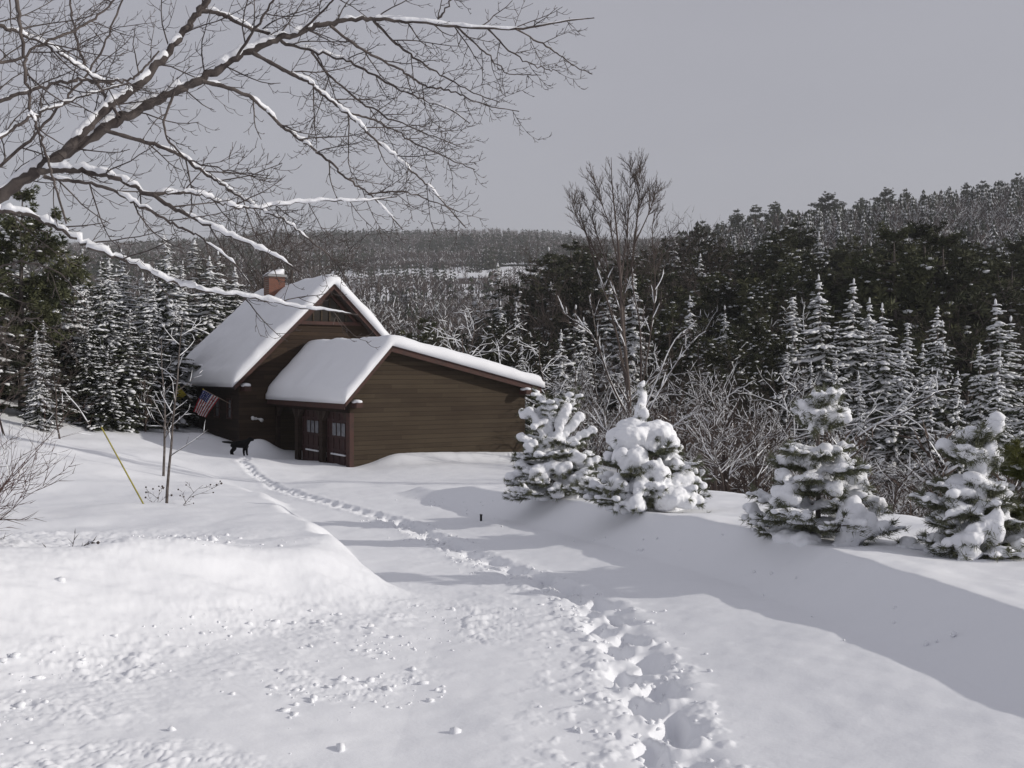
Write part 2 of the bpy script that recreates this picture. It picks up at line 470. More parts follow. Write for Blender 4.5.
def build_terrain():
    a1 = np.linspace(-R(33), R(33), 860)
    a2 = np.linspace(R(33), R(327), 160)[1:-1]
    A = np.concatenate([a1, a2])
    vv = np.arange(1200, 3, -0.8)
    rows = 1690 / vv
    rows = rows[(rows > 1.4) & (rows < 24)]
    rows2 = [rows[-1]]
    while rows2[-1] < 2600:
        q = rows2[-1]
        rows2.append(q + max(0.12 if q < 56 else 0.0, min(q * q / 1690 * .8, 0.22) if q < 56 else q * .022))
    rows = np.concatenate([[0.15, .5, .9, 1.2], rows, rows2[1:]])
    X = rows[:, None] * np.sin(A)[None, :]; Y = rows[:, None] * np.cos(A)[None, :]
    Z = ground(X.ravel(), Y.ravel()).reshape(X.shape)
    V = np.stack([X, Y, Z], -1).reshape(-1, 3)
    n = len(A); k = len(rows)
    i = np.arange(k - 1)[:, None] * n; j = np.arange(n)[None, :]; j2 = (j + 1) % n
    Q = np.stack([i + j, i + n + j, i + n + j2, i + j2], -1).reshape(-1, 4)
    cap = np.stack([np.zeros(n - 2, int), np.arange(2, n), np.arange(1, n - 1)], -1)
    me = make_mesh('snowy_ground', V, [Q, cap], [M['snow']], None, True)
    o = link('snowy_ground', me)
    tag(o, kind='structure')
    o['label'] = 'snow covered ground falling to a wooded valley'
    return o


build_terrain()

# snow crumbs thrown up by plough and boots: nobody could count them
def build_crumbs():
    rng = random.Random(3)
    b = Bag(); V0, F0 = ico(1)
    spots = []
    for _ in range(2200):
        y = rng.uniform(4.6, 12.5); x = rng.uniform(-4.4, -.3)
        spots.append((x, y, min(.026, .005 / (rng.random() + .12)), 0))
    for _ in range(420):
        s = rng.uniform(.5, 16); off = rng.gauss(-.08, .22)
        x = np.interp(s, cum, TRACK[:, 0]) + off; y = np.interp(s, cum, TRACK[:, 1])
        spots.append((x, y, rng.uniform(.007, .022), 1))
    for (u, v, s) in ((340, 732, .034), (140, 592, .06), (212, 573, .05), (310, 640, .03), (60, 640, .03), (95, 600, .04), (455, 712, .03)):
        y = 1690 / (v - 429) * .93; spots.append(((u - 512) / F * y, y, s, 2))
    X = np.array([s[0] for s in spots]); Y = np.array([s[1] for s in spots])
    dl, _ = sdist(X, Y, BANK_L); dl = -dl
    Z = ground(X, Y)
    nz = fbm(X * 1.3, Y * 1.3, 2, 5)
    for i, (x, y, s, k) in enumerate(spots):
        if k == 0:
            if not ((-1.9 < dl[i] < .5 and y < 9.4) or (dl[i] > .9 and y > 9.0 and nz[i] > .0)): continue
            if nz[i] < .22 and rng.random() < .93: continue
        W = V0 * (1 + .75 * vnoise(V0[:, 0] * 1.7 + i, V0[:, 1] * 1.7 + V0[:, 2] * 2.3, 2)[:, None])
        W = W * np.array([rng.uniform(.8, 1.4), rng.uniform(.8, 1.4), rng.uniform(.6, .95)]) * s
        b.add(W + (x, y, Z[i] + s * .12), F0)
    for _ in range(70):
        y = rng.uniform(6.5, 24); xr = float(np.interp(y, BANK_R[1:9, 1], BANK_R[1:9, 0])); x = xr + rng.gauss(.0, .25)
        z = gz(x, y); s = rng.uniform(.006, .022)
        W = V0 * (1 + .75 * vnoise(V0[:, 0] * 1.7 + y, V0[:, 1] * 1.7 + V0[:, 2] * 2.3, 2)[:, None]) * s
        b.add(W + (x, y, z + s * .2), F0)
    o = b.obj('snow_crumbs', M['snow'], None, True)
    tag(o, 'loose crumbs of snow thrown along the bank and beside the footprints', 'snow crumbs', None, 'stuff')


build_crumbs()

# ------------------------------------------------------------------ garage and house
ROT = math.atan2(TD[1], TD[0])
ORG = (C0[0], C0[1], BASE)


def roof_slab(prof_lo, th, s0, s1):
    """prof_lo: (t, z) points from front eave over the ridge to rear eave; slab of vertical thickness th"""
    up = [(t, z + th) for t, z in prof_lo]
    return prof_lo, up


def slab_obj(name, lo, th, s0, s1, m, parent):
    b = Bag()
    n = len(lo)
    for i in range(n - 1):
        (t0, z0), (t1, z1) = lo[i], lo[i + 1]
        b.add([(t0, s0, z0), (t1, s0, z1), (t1, s0, z1 + th), (t0, s0, z0 + th)], [(0, 1, 2, 3)])
        b.add([(t0, s1, z0), (t1, s1, z1), (t1, s1, z1 + th), (t0, s1, z0 + th)], [(3, 2, 1, 0)])
        b.add([(t0, s0, z0), (t0, s1, z0), (t1, s1, z1), (t1, s0, z1)], [(0, 1, 2, 3)])
        b.add([(t0, s0, z0 + th), (t1, s0, z1 + th), (t1, s1, z1 + th), (t0, s1, z0 + th)], [(0, 1, 2, 3)])
    for (t0, z0) in (lo[0], lo[-1]):
        b.add([(t0, s0, z0), (t0, s0, z0 + th), (t0, s1, z0 + th), (t0, s1, z0)], [(0, 1, 2, 3)])
    return b.obj(name, m, parent)


def snow_slab(name, lo, th, s0, s1, parent, seed, ns=60, nt=90):
    """rounded, slightly uneven blanket of snow lying on the roof line lo"""
    lo = np.array(lo, float)
    sl = np.concatenate([[0], np.cumsum(np.hypot(*np.diff(lo, axis=0).T))])
    q = np.linspace(0, sl[-1], nt)
    T = np.interp(q, sl, lo[:, 0]); Zl = np.interp(q, sl, lo[:, 1])
    Zs = Zl.copy()
    for _ in range(7):                       # snow rounds the ridge over
        Zs[1:-1] = (Zs[:-2] + 2 * Zs[1:-1] + Zs[2:]) / 4
    S = np.linspace(s0, s1, ns)
    QQ, SS = np.meshgrid(q, S, indexing='ij')
    e1 = np.minimum(QQ, sl[-1] - QQ); e2 = np.minimum(SS - s0, s1 - SS)
    rr = th * .55
    g = lambda e: np.sqrt(np.clip(1 - np.clip(1 - e / rr, 0, 1) ** 2, 0, 1))
    prof = .45 + .55 * g(e1) * 1.0
    prof = np.minimum(prof, .55 + .45 * g(e2))
    h = th * prof * (1 + .15 * fbm(QQ * .5 + seed, SS * .5, 3, seed)) + .02 * fbm(QQ * 2, SS * 2, 2, seed + 3)
    Tt = np.repeat(T[:, None], ns, 1); Zt = np.repeat(Zs[:, None], ns, 1) + h
    bul = .06 * np.sin(np.pi * np.clip(SS, 0, 1))
    top = np.stack([Tt, SS + .05 * fbm(QQ * .9, SS * 0 + seed, 2, seed) * (e2 < .01), Zt], -1).reshape(-1, 3)
    bot = np.stack([Tt, SS, np.repeat(Zl[:, None], ns, 1)], -1).reshape(-1, 3)
    b = Bag()
    i = np.arange(nt - 1)[:, None] * ns; j = np.arange(ns - 1)[None, :]
    Qd = np.stack([i + j, i + ns + j, i + ns + j + 1, i + j + 1], -1).reshape(-1, 4)
    n = nt * ns
    b.add(np.concatenate([top, bot]), Qd)
    b.add(np.zeros((0, 3)), np.zeros((0, 4), int)) if False else None
    # skirts: follow the border
    idx = np.arange(n).reshape(nt, ns)
    border = np.concatenate([idx[0, :], idx[1:, -1], idx[-1, -2::-1], idx[-2:0:-1, 0]])
    nb = np.roll(border, -1)
    b.Q.append(np.stack([border, nb, nb + n, border + n], -1)); b.Qm.append(np.zeros(len(border), int))
    b.Q.append(Qd[:, ::-1] + n); b.Qm.append(np.zeros(len(Qd), int))
    return b.obj(name, M['snow'], parent, True)


def zon(lo, t):
    lo = np.array(lo); return float(np.interp(t, lo[:, 0], lo[:, 1]))


# ---- garage
GT, GS = 8.3, 9.1
g_lo = [(-0.38, 2.58), (1.62, 4.80), (8.88, 3.07)]
gar = tag(thing('garage', ORG, ROT), 'low brown board garage with uneven thick snow roof and three bays joined to the house', 'garage')
W = 0.16
b = Bag()                                    # end wall facing the viewer, and the hidden walls
b.prism([(0, -1.2), (GT, -1.2), (GT, zon(g_lo, GT)), (1.62, 4.80), (0, zon(g_lo, 0))], 0, W)
b.obj('end_wall', M['board_x'], gar)
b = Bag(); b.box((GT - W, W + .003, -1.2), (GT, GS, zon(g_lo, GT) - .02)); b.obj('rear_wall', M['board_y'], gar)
b = Bag(); b.prism([(W + .01, -1.2), (GT - W - .01, -1.2), (GT - W - .01, zon(g_lo, GT - W)), (1.62, 4.78), (W + .01, zon(g_lo, W))], GS - W, GS - .003)
b.obj('partition_wall', M['board_x'], gar)
b = Bag(); b.box((.02, W + .01, -.3), (GT - W - .01, GS - W - .01, -.02)); b.obj('floor_slab', M['post'], gar)
# front: header with posts, three bays
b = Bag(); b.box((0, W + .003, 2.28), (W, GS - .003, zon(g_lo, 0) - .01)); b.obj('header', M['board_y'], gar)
bays = [(0.35, 2.95), (3.35, 5.95), (6.35, 8.8)]
posts = [(-.025, .35), (2.95, 3.35), (5.95, 6.35), (8.8, GS - .003)]
for k, (s0, s1) in enumerate(posts):
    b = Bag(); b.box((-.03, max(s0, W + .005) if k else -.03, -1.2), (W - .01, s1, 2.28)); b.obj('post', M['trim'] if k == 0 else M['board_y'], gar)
for k, (s0, s1) in enumerate(bays):
    for (sa, sb) in ((s0, s0 + .42), (s1, s1 - .42)):           # chamfered top corners
        b = Bag()
        V = [(-.028, sa, 2.28), (-.028, sb, 2.28), (-.028, sa, 1.86), (W - .02, sa, 2.28), (W - .02, sb, 2.28), (W - .02, sa, 1.86)]
        b.add(V, [(0, 1, 2), (3, 5, 4)]); b.add(V, [(1, 4, 5, 2)])
        b.obj('corner_brace', M['post'], gar)
    if k == 2:
        continue                                                # far bay stands open
    d = Bag(); d.box((.20, s0 + .004, -.9), (.26, s1 - .004, 2.27)); door = d.obj('garage_door', M['door'], gar)
    for zz in (.02, .62, 1.18, 1.86):
        d = Bag(); d.box((.17, s0 + .01, zz), (.199, s1 - .01, zz + .09)); d.obj('rail', M['door'], door)
    for q in range(5):
        ss = s0 + .02 + q * (s1 - s0 - .14) / 4
        d = Bag(); d.box((.172, ss, -.8), (.198, ss + .1, 2.2)); d.obj('stile', M['door'], door)
    for q in range(3):
        ss = s0 + .58 + q * .50
        d = Bag(); d.box((.160, ss, 1.28), (.170, ss + .36, 1.80)); d.obj('pane', M['pane'], door)
    d = Bag(); d.box((.12, s0 + .55, .5 - .03), (.2, s1 - .55, .53)); d.obj('snow_line', M['tree_snow'], door)
slab_obj('roof', g_lo, 0.20, -0.42, GS - .01, M['roof'], gar)
for (a, c) in ((g_lo[0], g_lo[1]), (g_lo[1], g_lo[2])):            # red barge boards under the gable edge
    b = Bag()
    (t0, z0), (t1, z1) = a, c
    e = 0.003
    b.add([(t0, -.46, z0 - .05), (t1, -.46, z1 - .05), (t1, -.46, z1 + .19), (t0, -.46, z0 + .19),
           (t0, -.42 - e, z0 - .05), (t1, -.42 - e, z1 - .05), (t1, -.42 - e, z1 + .19), (t0, -.42 - e, z0 + .19)],
          [(0, 1, 2, 3), (7, 6, 5, 4), (0, 4, 5, 1), (3, 2, 6, 7), (0, 3, 7, 4), (1, 5, 6, 2)])
    b.obj('barge_board', M['trim'], gar)
b = Bag(); b.box((-.42, -.42, 2.44), (-.385, GS - .02, 2.74)); b.obj('fascia', M['trim'], gar)
for (t0, t1, zc) in ((.02, .30, zon(g_lo, 0) - .50), (GT - .32, GT - .04, zon(g_lo, GT) - .26)):
    d = Bag(); d.box((t0, -.62, zc), (t1, -.003, zc + .2)); o = d.obj('beam_end', M['trim'], gar)
    V0, F0 = ico(2)
    d = Bag(); d.add(V0 * (.2, .34, .09) + ((t0 + t1) / 2, -.33, zc + .235), F0); d.obj('snow_cap', M['snow'], o, True)
g_up = [(t, z + .203) for t, z in g_lo]
g_up[0] = (-.48, g_up[0][1] - .12); g_up[-1] = (8.99, g_up[-1][1] - .03)
snow_slab('roof_snow', g_up, .50, -.56, GS + .0, gar, 3)

# ---- main house
H0, H1 = 9.2, 20.0
HL, HR, HA = -1.69, 7.2, 2.76
h_lo = [(-2.12, 3.18), (HA, 8.06), (7.63, 3.18)]
hou = tag(thing('house', ORG, ROT), 'tall dark brown house with steep snow-covered roof and brick chimney behind the garage', 'house')
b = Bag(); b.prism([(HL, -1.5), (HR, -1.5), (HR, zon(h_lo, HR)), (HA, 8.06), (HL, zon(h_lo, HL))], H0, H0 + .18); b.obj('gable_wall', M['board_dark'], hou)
b = Bag(); b.prism([(HL, -1.5), (HR, -1.5), (HR, zon(h_lo, HR)), (HA, 8.06), (HL, zon(h_lo, HL))], H1 - .18, H1); b.obj('far_gable_wall', M['board_x'], hou)
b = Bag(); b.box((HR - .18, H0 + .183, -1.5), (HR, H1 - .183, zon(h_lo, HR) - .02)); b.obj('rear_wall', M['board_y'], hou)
# front wall with two window openings built round
fw = Bag()
wins = [(10.45, 11.15), (12.55, 13.35), (15.2, 16.2)]
zt = zon(h_lo, HL) - .02
edges = [H0 + .183] + [e for w in wins for e in w] + [H1 - .183]
for i in range(0, len(edges), 2):
    fw.box((HL, edges[i], -1.5), (HL + .18, edges[i + 1], zt))
for (a, c) in wins:
    fw.box((HL, a + .001, -1.5), (HL + .18, c - .001, 1.75)); fw.box((HL, a + .001, 2.6), (HL + .18, c - .001, zt))
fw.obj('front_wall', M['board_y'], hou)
for (a, c) in wins:
    w = Bag()
    w.box((HL - .05, a - .07, 1.68), (HL + .03, a + .005, 2.67)); w.box((HL - .05, c - .005, 1.68), (HL + .03, c + .07, 2.67))
    w.box((HL - .05, a + .006, 2.595), (HL + .03, c - .006, 2.67)); w.box((HL - .05, a + .006, 1.68), (HL + .03, c - .006, 1.755))
    w.box((HL - .02, a + .006, 2.15), (HL + .03, c - .006, 2.20))
    fr = w.obj('window', M['trim'], hou)
    p = Bag(); p.box((HL + .05, a + .003, 1.753), (HL + .07, c - .003, 2.597)); p.obj('pane', M['pane'] if c < 14 else M['glass'], fr)
slab_obj('roof', h_lo, .2, H0 - .62, H1 + .5, M['roof'], hou)
for (a, c) in ((h_lo[0], h_lo[1]), (h_lo[1], h_lo[2])):
    b = Bag(); (t0, z0), (t1, z1) = a, c; s = H0 - .62
    b.add([(t0, s - .045, z0 - .08), (t1, s - .045, z1 - .08), (t1, s - .045, z1 + .19), (t0, s - .045, z0 + .19),
           (t0, s - .003, z0 - .08), (t1, s - .003, z1 - .08), (t1, s - .003, z1 + .19), (t0, s - .003, z0 + .19)],
          [(0, 1, 2, 3), (7, 6, 5, 4), (0, 4, 5, 1), (3, 2, 6, 7), (0, 3, 7, 4), (1, 5, 6, 2)])
    b.obj('barge_board', M['trim'], hou)
# triangular attic window under the ridge
zb = 6.42
wh = 8.06 - zb - .35
b = Bag()
b.prism([(HA - wh - .02, zb), (HA + wh + .02, zb), (HA, 8.06 - .34)], H0 - .03, H0 - .004); tw = b.obj('attic_window', M['glass'], hou)
for k in range(-2, 3):
    t = HA + k * .42; hh = wh - abs(k * .42)
    if hh < .12: continue
    d = Bag(); d.box((t - .035, H0 - .075, zb + .005), (t + .035, H0 - .033, zb + hh - .02)); d.obj('mullion', M['board_x'], tw)
d = Bag(); d.box((HA - wh * .52, H0 - .09, zb + .56), (HA + wh * .52, H0 - .078, zb + .64)); d.obj('muntin', M['board_x'], tw)
d = Bag(); d.box((HA - wh - .35, H0 - .14, zb - .17), (HA + wh + .35, H0 - .004, zb - .004)); sill = d.obj('sill', M['trim'], tw)
for sg in (-1, 1):
    d = Bag()
    V = [(HA + sg * (wh + .14), H0 - .10, zb), (HA + sg * (wh - .02), H0 - .10, zb), (HA, H0 - .10, zb + wh - .02), (HA, H0 - .10, zb + wh + .15)]
    V += [(a_, H0 - .034, c_) for a_, _, c_ in V]
    d.add(V, [(0, 1, 2, 3), (7, 6, 5, 4), (0, 3, 7, 4), (1, 5, 6, 2)]); d.obj('trim', M['trim'], tw)
# beam end below the front eave, with snow
d = Bag(); d.box((HL + .02, H0 - .75, 3.05), (HL + .32, H0 - .003, 3.28)); o = d.obj('beam_end', M['trim'], hou)
d = Bag(); d.add(ico(2)[0] * (.22, .42, .11) + (HL + .17, H0 - .4, 3.33), ico(2)[1]); d.obj('snow_cap', M['snow'], o, True)
h_up = [(t, z + .203) for t, z in h_lo]
h_up[0] = (-2.26, h_up[0][1] - .14); h_up[-1] = (7.77, h_up[-1][1] - .14)
snow_slab('roof_snow', h_up, .62, H0 - .78, H1 + .6, hou, 9)
# chimney on the front slope near the ridge
ct, cs, cw = 2.05, 15.3, .44
b = Bag(); b.box((ct - cw, cs - cw, 6.2), (ct + cw, cs + cw, 9.05)); ch = b.obj('chimney', M['brick'], hou)
d = Bag(); d.box((ct - cw - .07, cs - cw - .07, 9.053), (ct + cw + .07, cs + cw + .07, 9.18)); d.obj('cap', M['steel'], ch)
d = Bag()
V0, F0 = ico(3)
Wv = np.sign(V0) * np.abs(V0) ** .7 * (cw + .08, cw + .08, .21) * (1 + .12 * fbm(V0[:, 0] * 1.6, V0[:, 1] * 1.6 + V0[:, 2], 2, 4))[:, None]
Wv[:, 2] = np.maximum(Wv[:, 2], 0.0) + .13 * (Wv[:, 0] / cw + .3) * (Wv[:, 2] > 0)
d.add(Wv + (ct, cs, 9.184), F0); d.obj('snow_cap', M['snow'], ch, True)


def loc2w(t, s, z):
    p = C0 + TD * t + SD * s
    return np.array([p[0], p[1], BASE + z])


# twin floodlight on the gable wall
fl = tag(thing('floodlight', loc2w(-.95, H0 - .003, 1.75), ROT), 'small twin white lamp heads on the dark gable wall left of garage', 'wall lamp')
d = Bag(); d.box((-.06, -.06, -.06), (.06, 0, .06)); d.obj('mount', M['white'], fl)
for sg, dz in ((-1, .08), (1, -.02)):
    d = Bag()
    d.tube([(sg * .05, -.05, 0), (sg * .14, -.12, dz), (sg * .19, -.20, dz - .02), (sg * .21, -.34, dz - .06), (sg * .212, -.345, dz - .061)], [.03, .04, .07, .09, .01], 12)
    d.obj('lamp_head', M['white'], fl, True)

# porch rail left of the house
pr = tag(thing('porch_railing', loc2w(-3.3, 14.4, .55), ROT), 'dark wooden porch railing topped with snow at the left of the house', 'railing')
for s in (0, 2.2, 4.4):
    d = Bag(); d.box((-.06, s - .06, -.8), (.06, s + .06, 1.0 if s else 1.35)); d.obj('post', M['post'], pr)
for z in (.42, .86):
    d = Bag(); d.box((-.03, .065, z), (.03, 4.9, z + .1)); r_ = d.obj('rail', M['post'], pr)
    d = Bag(); Pn = [(0, s, z + .12 + .015 * math.sin(s * 5)) for s in np.linspace(.1, 4.85, 24)]
    d.tube(Pn, [.01] + [.06 + .02 * math.sin(3 * i) for i in range(22)] + [.01], 8); d.obj('snow_ridge', M['snow'], r_, True)


# flags
def flag_cloth(bag, w, h, fold, seed, cell):
    """cloth hanging from the pole: hoist along local x (0..h), fly down -z (0..w); cell(i,j)->material"""
    nu, nv = 26, 40
    P = np.zeros((nu + 1, nv + 1, 3))
    for i in range(nu + 1):
        for j in range(nv + 1):
            a = i / nu; c = j / nv
            y = .05 * math.sin(a * 9 + c * 2 + seed) * c + .03 * math.sin(a * 17 + seed) * c
            P[i, j] = (a * h * (1 - fold * c) + .10 * c * c, y, -c * w + .02 * math.sin(a * 9))
    V = P.reshape(-1, 3)
    V = np.concatenate([V, V + (0, .004, 0)])
    n = (nu + 1) * (nv + 1)
    Fq = []; mi = []
    for i in range(nu):
        for j in range(nv):
            a = i * (nv + 1) + j
            Fq.append((a, a + nv + 1, a + nv + 2, a + 1)); mi.append(cell(i / nu, j / nv))
    Fq = np.array(Fq); bag.add(V, Fq, mi)
    bag.Q.append(Fq[:, ::-1] + bag.n - 2 * n); bag.Qm.append(np.array(mi))


def us_cell(a, c):
    # hoist runs along a: canton at the outer, upper side
    k = int(a * 13)
    if a < 7 / 13 and c < .4:
        i = int(a * 26); j = int(c * 40)
        return 1 if (i % 3 == 1 and j % 3 == 1) else 2
    return 0 if k % 2 == 0 else 1


def flag(u, v, y, tip, length, w, h, cell, mats, label, rz, tilt):
    base = at(u, v, y)
    f = tag(thing('flag', base, rz), label, 'flag')
    d = Bag(); d.tube([(0, 0, 0), (-length * math.cos(tilt), 0, length * math.sin(tilt))], [.016, .014], 8); d.obj('pole', M['pole'], f, True)
    e = np.array((-length * math.cos(tilt), 0, length * math.sin(tilt)))
    d = Bag(); V0, F0 = ico(2); d.add(V0 * .035 + e, F0); d.obj('finial', M['flag_yellow'], f, True)
    d = Bag(); flag_cloth(d, w, h, .25, u, cell)
    o = d.obj('cloth', mats, f, True)
    o.location = tuple(e * .985); o.rotation_euler = (0, tilt, 0)
    return f


flag(230.5, 404, 49.0, None, 1.45, 1.15, .85, us_cell, [M['flag_red'], M['flag_white'], M['flag_blue']],
     'striped red and white flag with blue star field hung on the house front', R(8), R(29))
flag(193, 402, 52.5, None, 1.1, .75, .6, lambda a, c: 1 if c > .8 or a < .12 else 0, [M['flag_yellow'], M['flag_green']],
     'yellow flag hanging left of the striped flag by the porch', R(5), R(50))

# ------------------------------------------------------------------ dog
def build_dog():
    y = 43.2; x = (240 - 512) / F * y
    z = gz(x, y) + .0
    dog = tag(thing('dog', (x, y, z), R(6)), 'black dog standing in the snow before the house, tail out straight', 'dog')
    dog.scale = (.82, .82, .86)
    pts = {
        'pel': ((-.30, 0, .56), .125), 'bel': ((-.08, 0, .54), .125), 'che': ((.20, 0, .54), .155), 'sho': ((.31, 0, .60), .125),
        'nk': ((.43, 0, .72), .085), 'hd': ((.52, 0, .80), .085), 'mz': ((.63, 0, .76), .050), 'ns': ((.70, 0, .75), .038),
        't0': ((-.42, 0, .62), .045), 't1': ((-.60, 0, .645), .042), 't2': ((-.80, 0, .66), .035), 't3': ((-.92, 0, .67), .018)}
    ed = [('pel', 'bel'), ('bel', 'che'), ('che', 'sho'), ('sho', 'nk'), ('nk', 'hd'), ('hd', 'mz'), ('mz', 'ns'), ('pel', 't0'), ('t0', 't1'), ('t1', 't2'), ('t2', 't3')]
    for s, k, sh in ((-1, 'a', .05), (1, 'b', -.07)):
        pts.update({'h0' + k: ((-.34, s * .10, .47), .095), 'h1' + k: ((-.27 + sh, s * .11, .33), .062), 'h2' + k: ((-.43 + sh, s * .11, .19), .038), 'h3' + k: ((-.39 + sh, s * .11, .02), .032), 'h4' + k: ((-.32 + sh, s * .11, .0), .034),
                    'f0' + k: ((.26, s * .10, .42), .075), 'f1' + k: ((.24 - sh, s * .105, .24), .043), 'f2' + k: ((.26 - sh, s * .105, .02), .034), 'f3' + k: ((.31 - sh, s * .105, .0), .034)})
        ed += [('pel', 'h0' + k), ('h0' + k, 'h1' + k), ('h1' + k, 'h2' + k), ('h2' + k, 'h3' + k), ('h3' + k, 'h4' + k),
               ('che', 'f0' + k), ('f0' + k, 'f1' + k), ('f1' + k, 'f2' + k), ('f2' + k, 'f3' + k)]
    names = list(pts)
    me = bpy.data.meshes.new('body')
    me.from_pydata([pts[n][0] for n in names], [(names.index(a), names.index(c)) for a, c in ed], [])
    tmp = link('body', me, dog)
    sk = tmp.modifiers.new('skin', 'SKIN'); tmp.modifiers.new('sub', 'SUBSURF').levels = 2
    tmp.modifiers['sub'].render_levels = 2
    for i, n in enumerate(names):
        me.skin_vertices[0].data[i].radius = (pts[n][1] * 1.5,) * 2
        me.skin_vertices[0].data[i].use_root = (n == 'pel')
    dg = bpy.context.evaluated_depsgraph_get()
    m2 = bpy.data.meshes.new_from_object(tmp.evaluated_get(dg))
    tmp.modifiers.clear(); tmp.data = m2
    m2.materials.clear(); m2.materials.append(M['dark'])
    for p in m2.polygons: p.use_smooth = True
    for s in (-1, 1):
        e = Bag(); V0, F0 = ico(2)
        e.add(V0 * (.045, .018, .085) + (.475, s * .085, .80), F0); e.obj('ear', M['dark'], dog, True)
    a = np.linspace(0, 2 * math.pi, 17)
    e = Bag(); e.tube([(.385 + .03 * math.cos(q), .10 * math.sin(q), .67 + .085 * math.cos(q)) for q in a], .014, 6); e.obj('collar', M['collar'], dog, True)


build_dog()

# ------------------------------------------------------------------ skeletons of bare trees
def unit(v):
    v = np.asarray(v, float); return v / (np.linalg.norm(v) + 1e-9)


def grow(rng, p, d, L, r, lev, P, out):
    """P: dict(levels, seg, bend, up, kids, ang, lr, rr)"""
    n = P['seg'][lev] if lev < len(P['seg']) else 3
    pts = [np.array(p, float)]; dd = unit(d)
    for i in range(n):
        dd = unit(dd + np.array([rng.gauss(0, 1), rng.gauss(0, 1), rng.gauss(0, 1)]) * P['bend'] + np.array([0, 0, P['up'][lev]]))
        pts.append(pts[-1] + dd * L / n)
    pts = np.array(pts)
    rad = r * (1 - np.linspace(0, 1, n + 1) * (0.72 if lev == 0 else .85))
    out.append((pts, rad, lev))
    if lev + 1 >= P['levels']:
        return
    k = P['kids'][lev]
    k = k if isinstance(k, int) else rng.randint(*k)
    lo = P['lo'][lev]
    ph = rng.uniform(0, 6.28)
    for i in range(k):
        f = lo + (1 - lo) * (i + rng.uniform(.1, .9)) / k
        q = f * n; i0 = min(int(q), n - 1); w = q - i0
        o = pts[i0] * (1 - w) + pts[i0 + 1] * w
        t = unit(pts[i0 + 1] - pts[i0])
        ref = unit(np.cross(t, (0, 0, 1) if abs(t[2]) < .9 else (1, 0, 0))); b2 = np.cross(t, ref)
        ph += 2.4 + rng.uniform(-.5, .5)
        an = R(rng.uniform(*P['ang'][lev]))
        nd = t * math.cos(an) + (ref * math.cos(ph) + b2 * math.sin(ph)) * math.sin(an)
        ll = L * rng.uniform(*P['lr'][lev]) * (1.15 - .55 * f)
        grow(rng, o, nd, ll, max(np.interp(q, range(n + 1), rad) * P['rr'], P['rmin']), lev + 1, P, out)


def snow_on(bag, pts, rad, rng, amount, wmin, nmin=0.0, steep=.86, mi=0):
    """ridge of snow lying along the top of a branch"""
    t = np.gradient(pts, axis=0); t /= np.linalg.norm(t, axis=1, keepdims=True) + 1e-9
    flat = np.sqrt(np.clip(1 - t[:, 2] ** 2, 0, 1))
    ok = sstep(1 - steep, 1 - steep + .3, flat)
    if ok.max() < .2: return
    n = len(pts)
    w = (rad * .7 + wmin) * ok * (amount * (0.75 + .5 * np.array([rng.random() for _ in range(n)])))
    w[0] *= .6; w[-1] *= .15
    bag.tube(pts + np.array([0, 0, 1]) * (rad * .55 + w * .45)[:, None], np.maximum(w, .0005), 5, mi)


def resample(P, k):
    """smooth a polyline with a Catmull-Rom curve"""
    P = np.asarray(P, float)
    Q = np.concatenate([[2 * P[0] - P[1]], P, [2 * P[-1] - P[-2]]])
    out = []
    for i in range(1, len(Q) - 2):
        for j in range(k):
            t = j / k
            a, b_, c, d = Q[i - 1], Q[i], Q[i + 1], Q[i + 2]
            out.append(.5 * ((2 * b_) + (-a + c) * t + (2 * a - 5 * b_ + 4 * c - d) * t * t + (-a + 3 * b_ - 3 * c + d) * t ** 3))
    out.append(P[-1])
    return np.array(out)


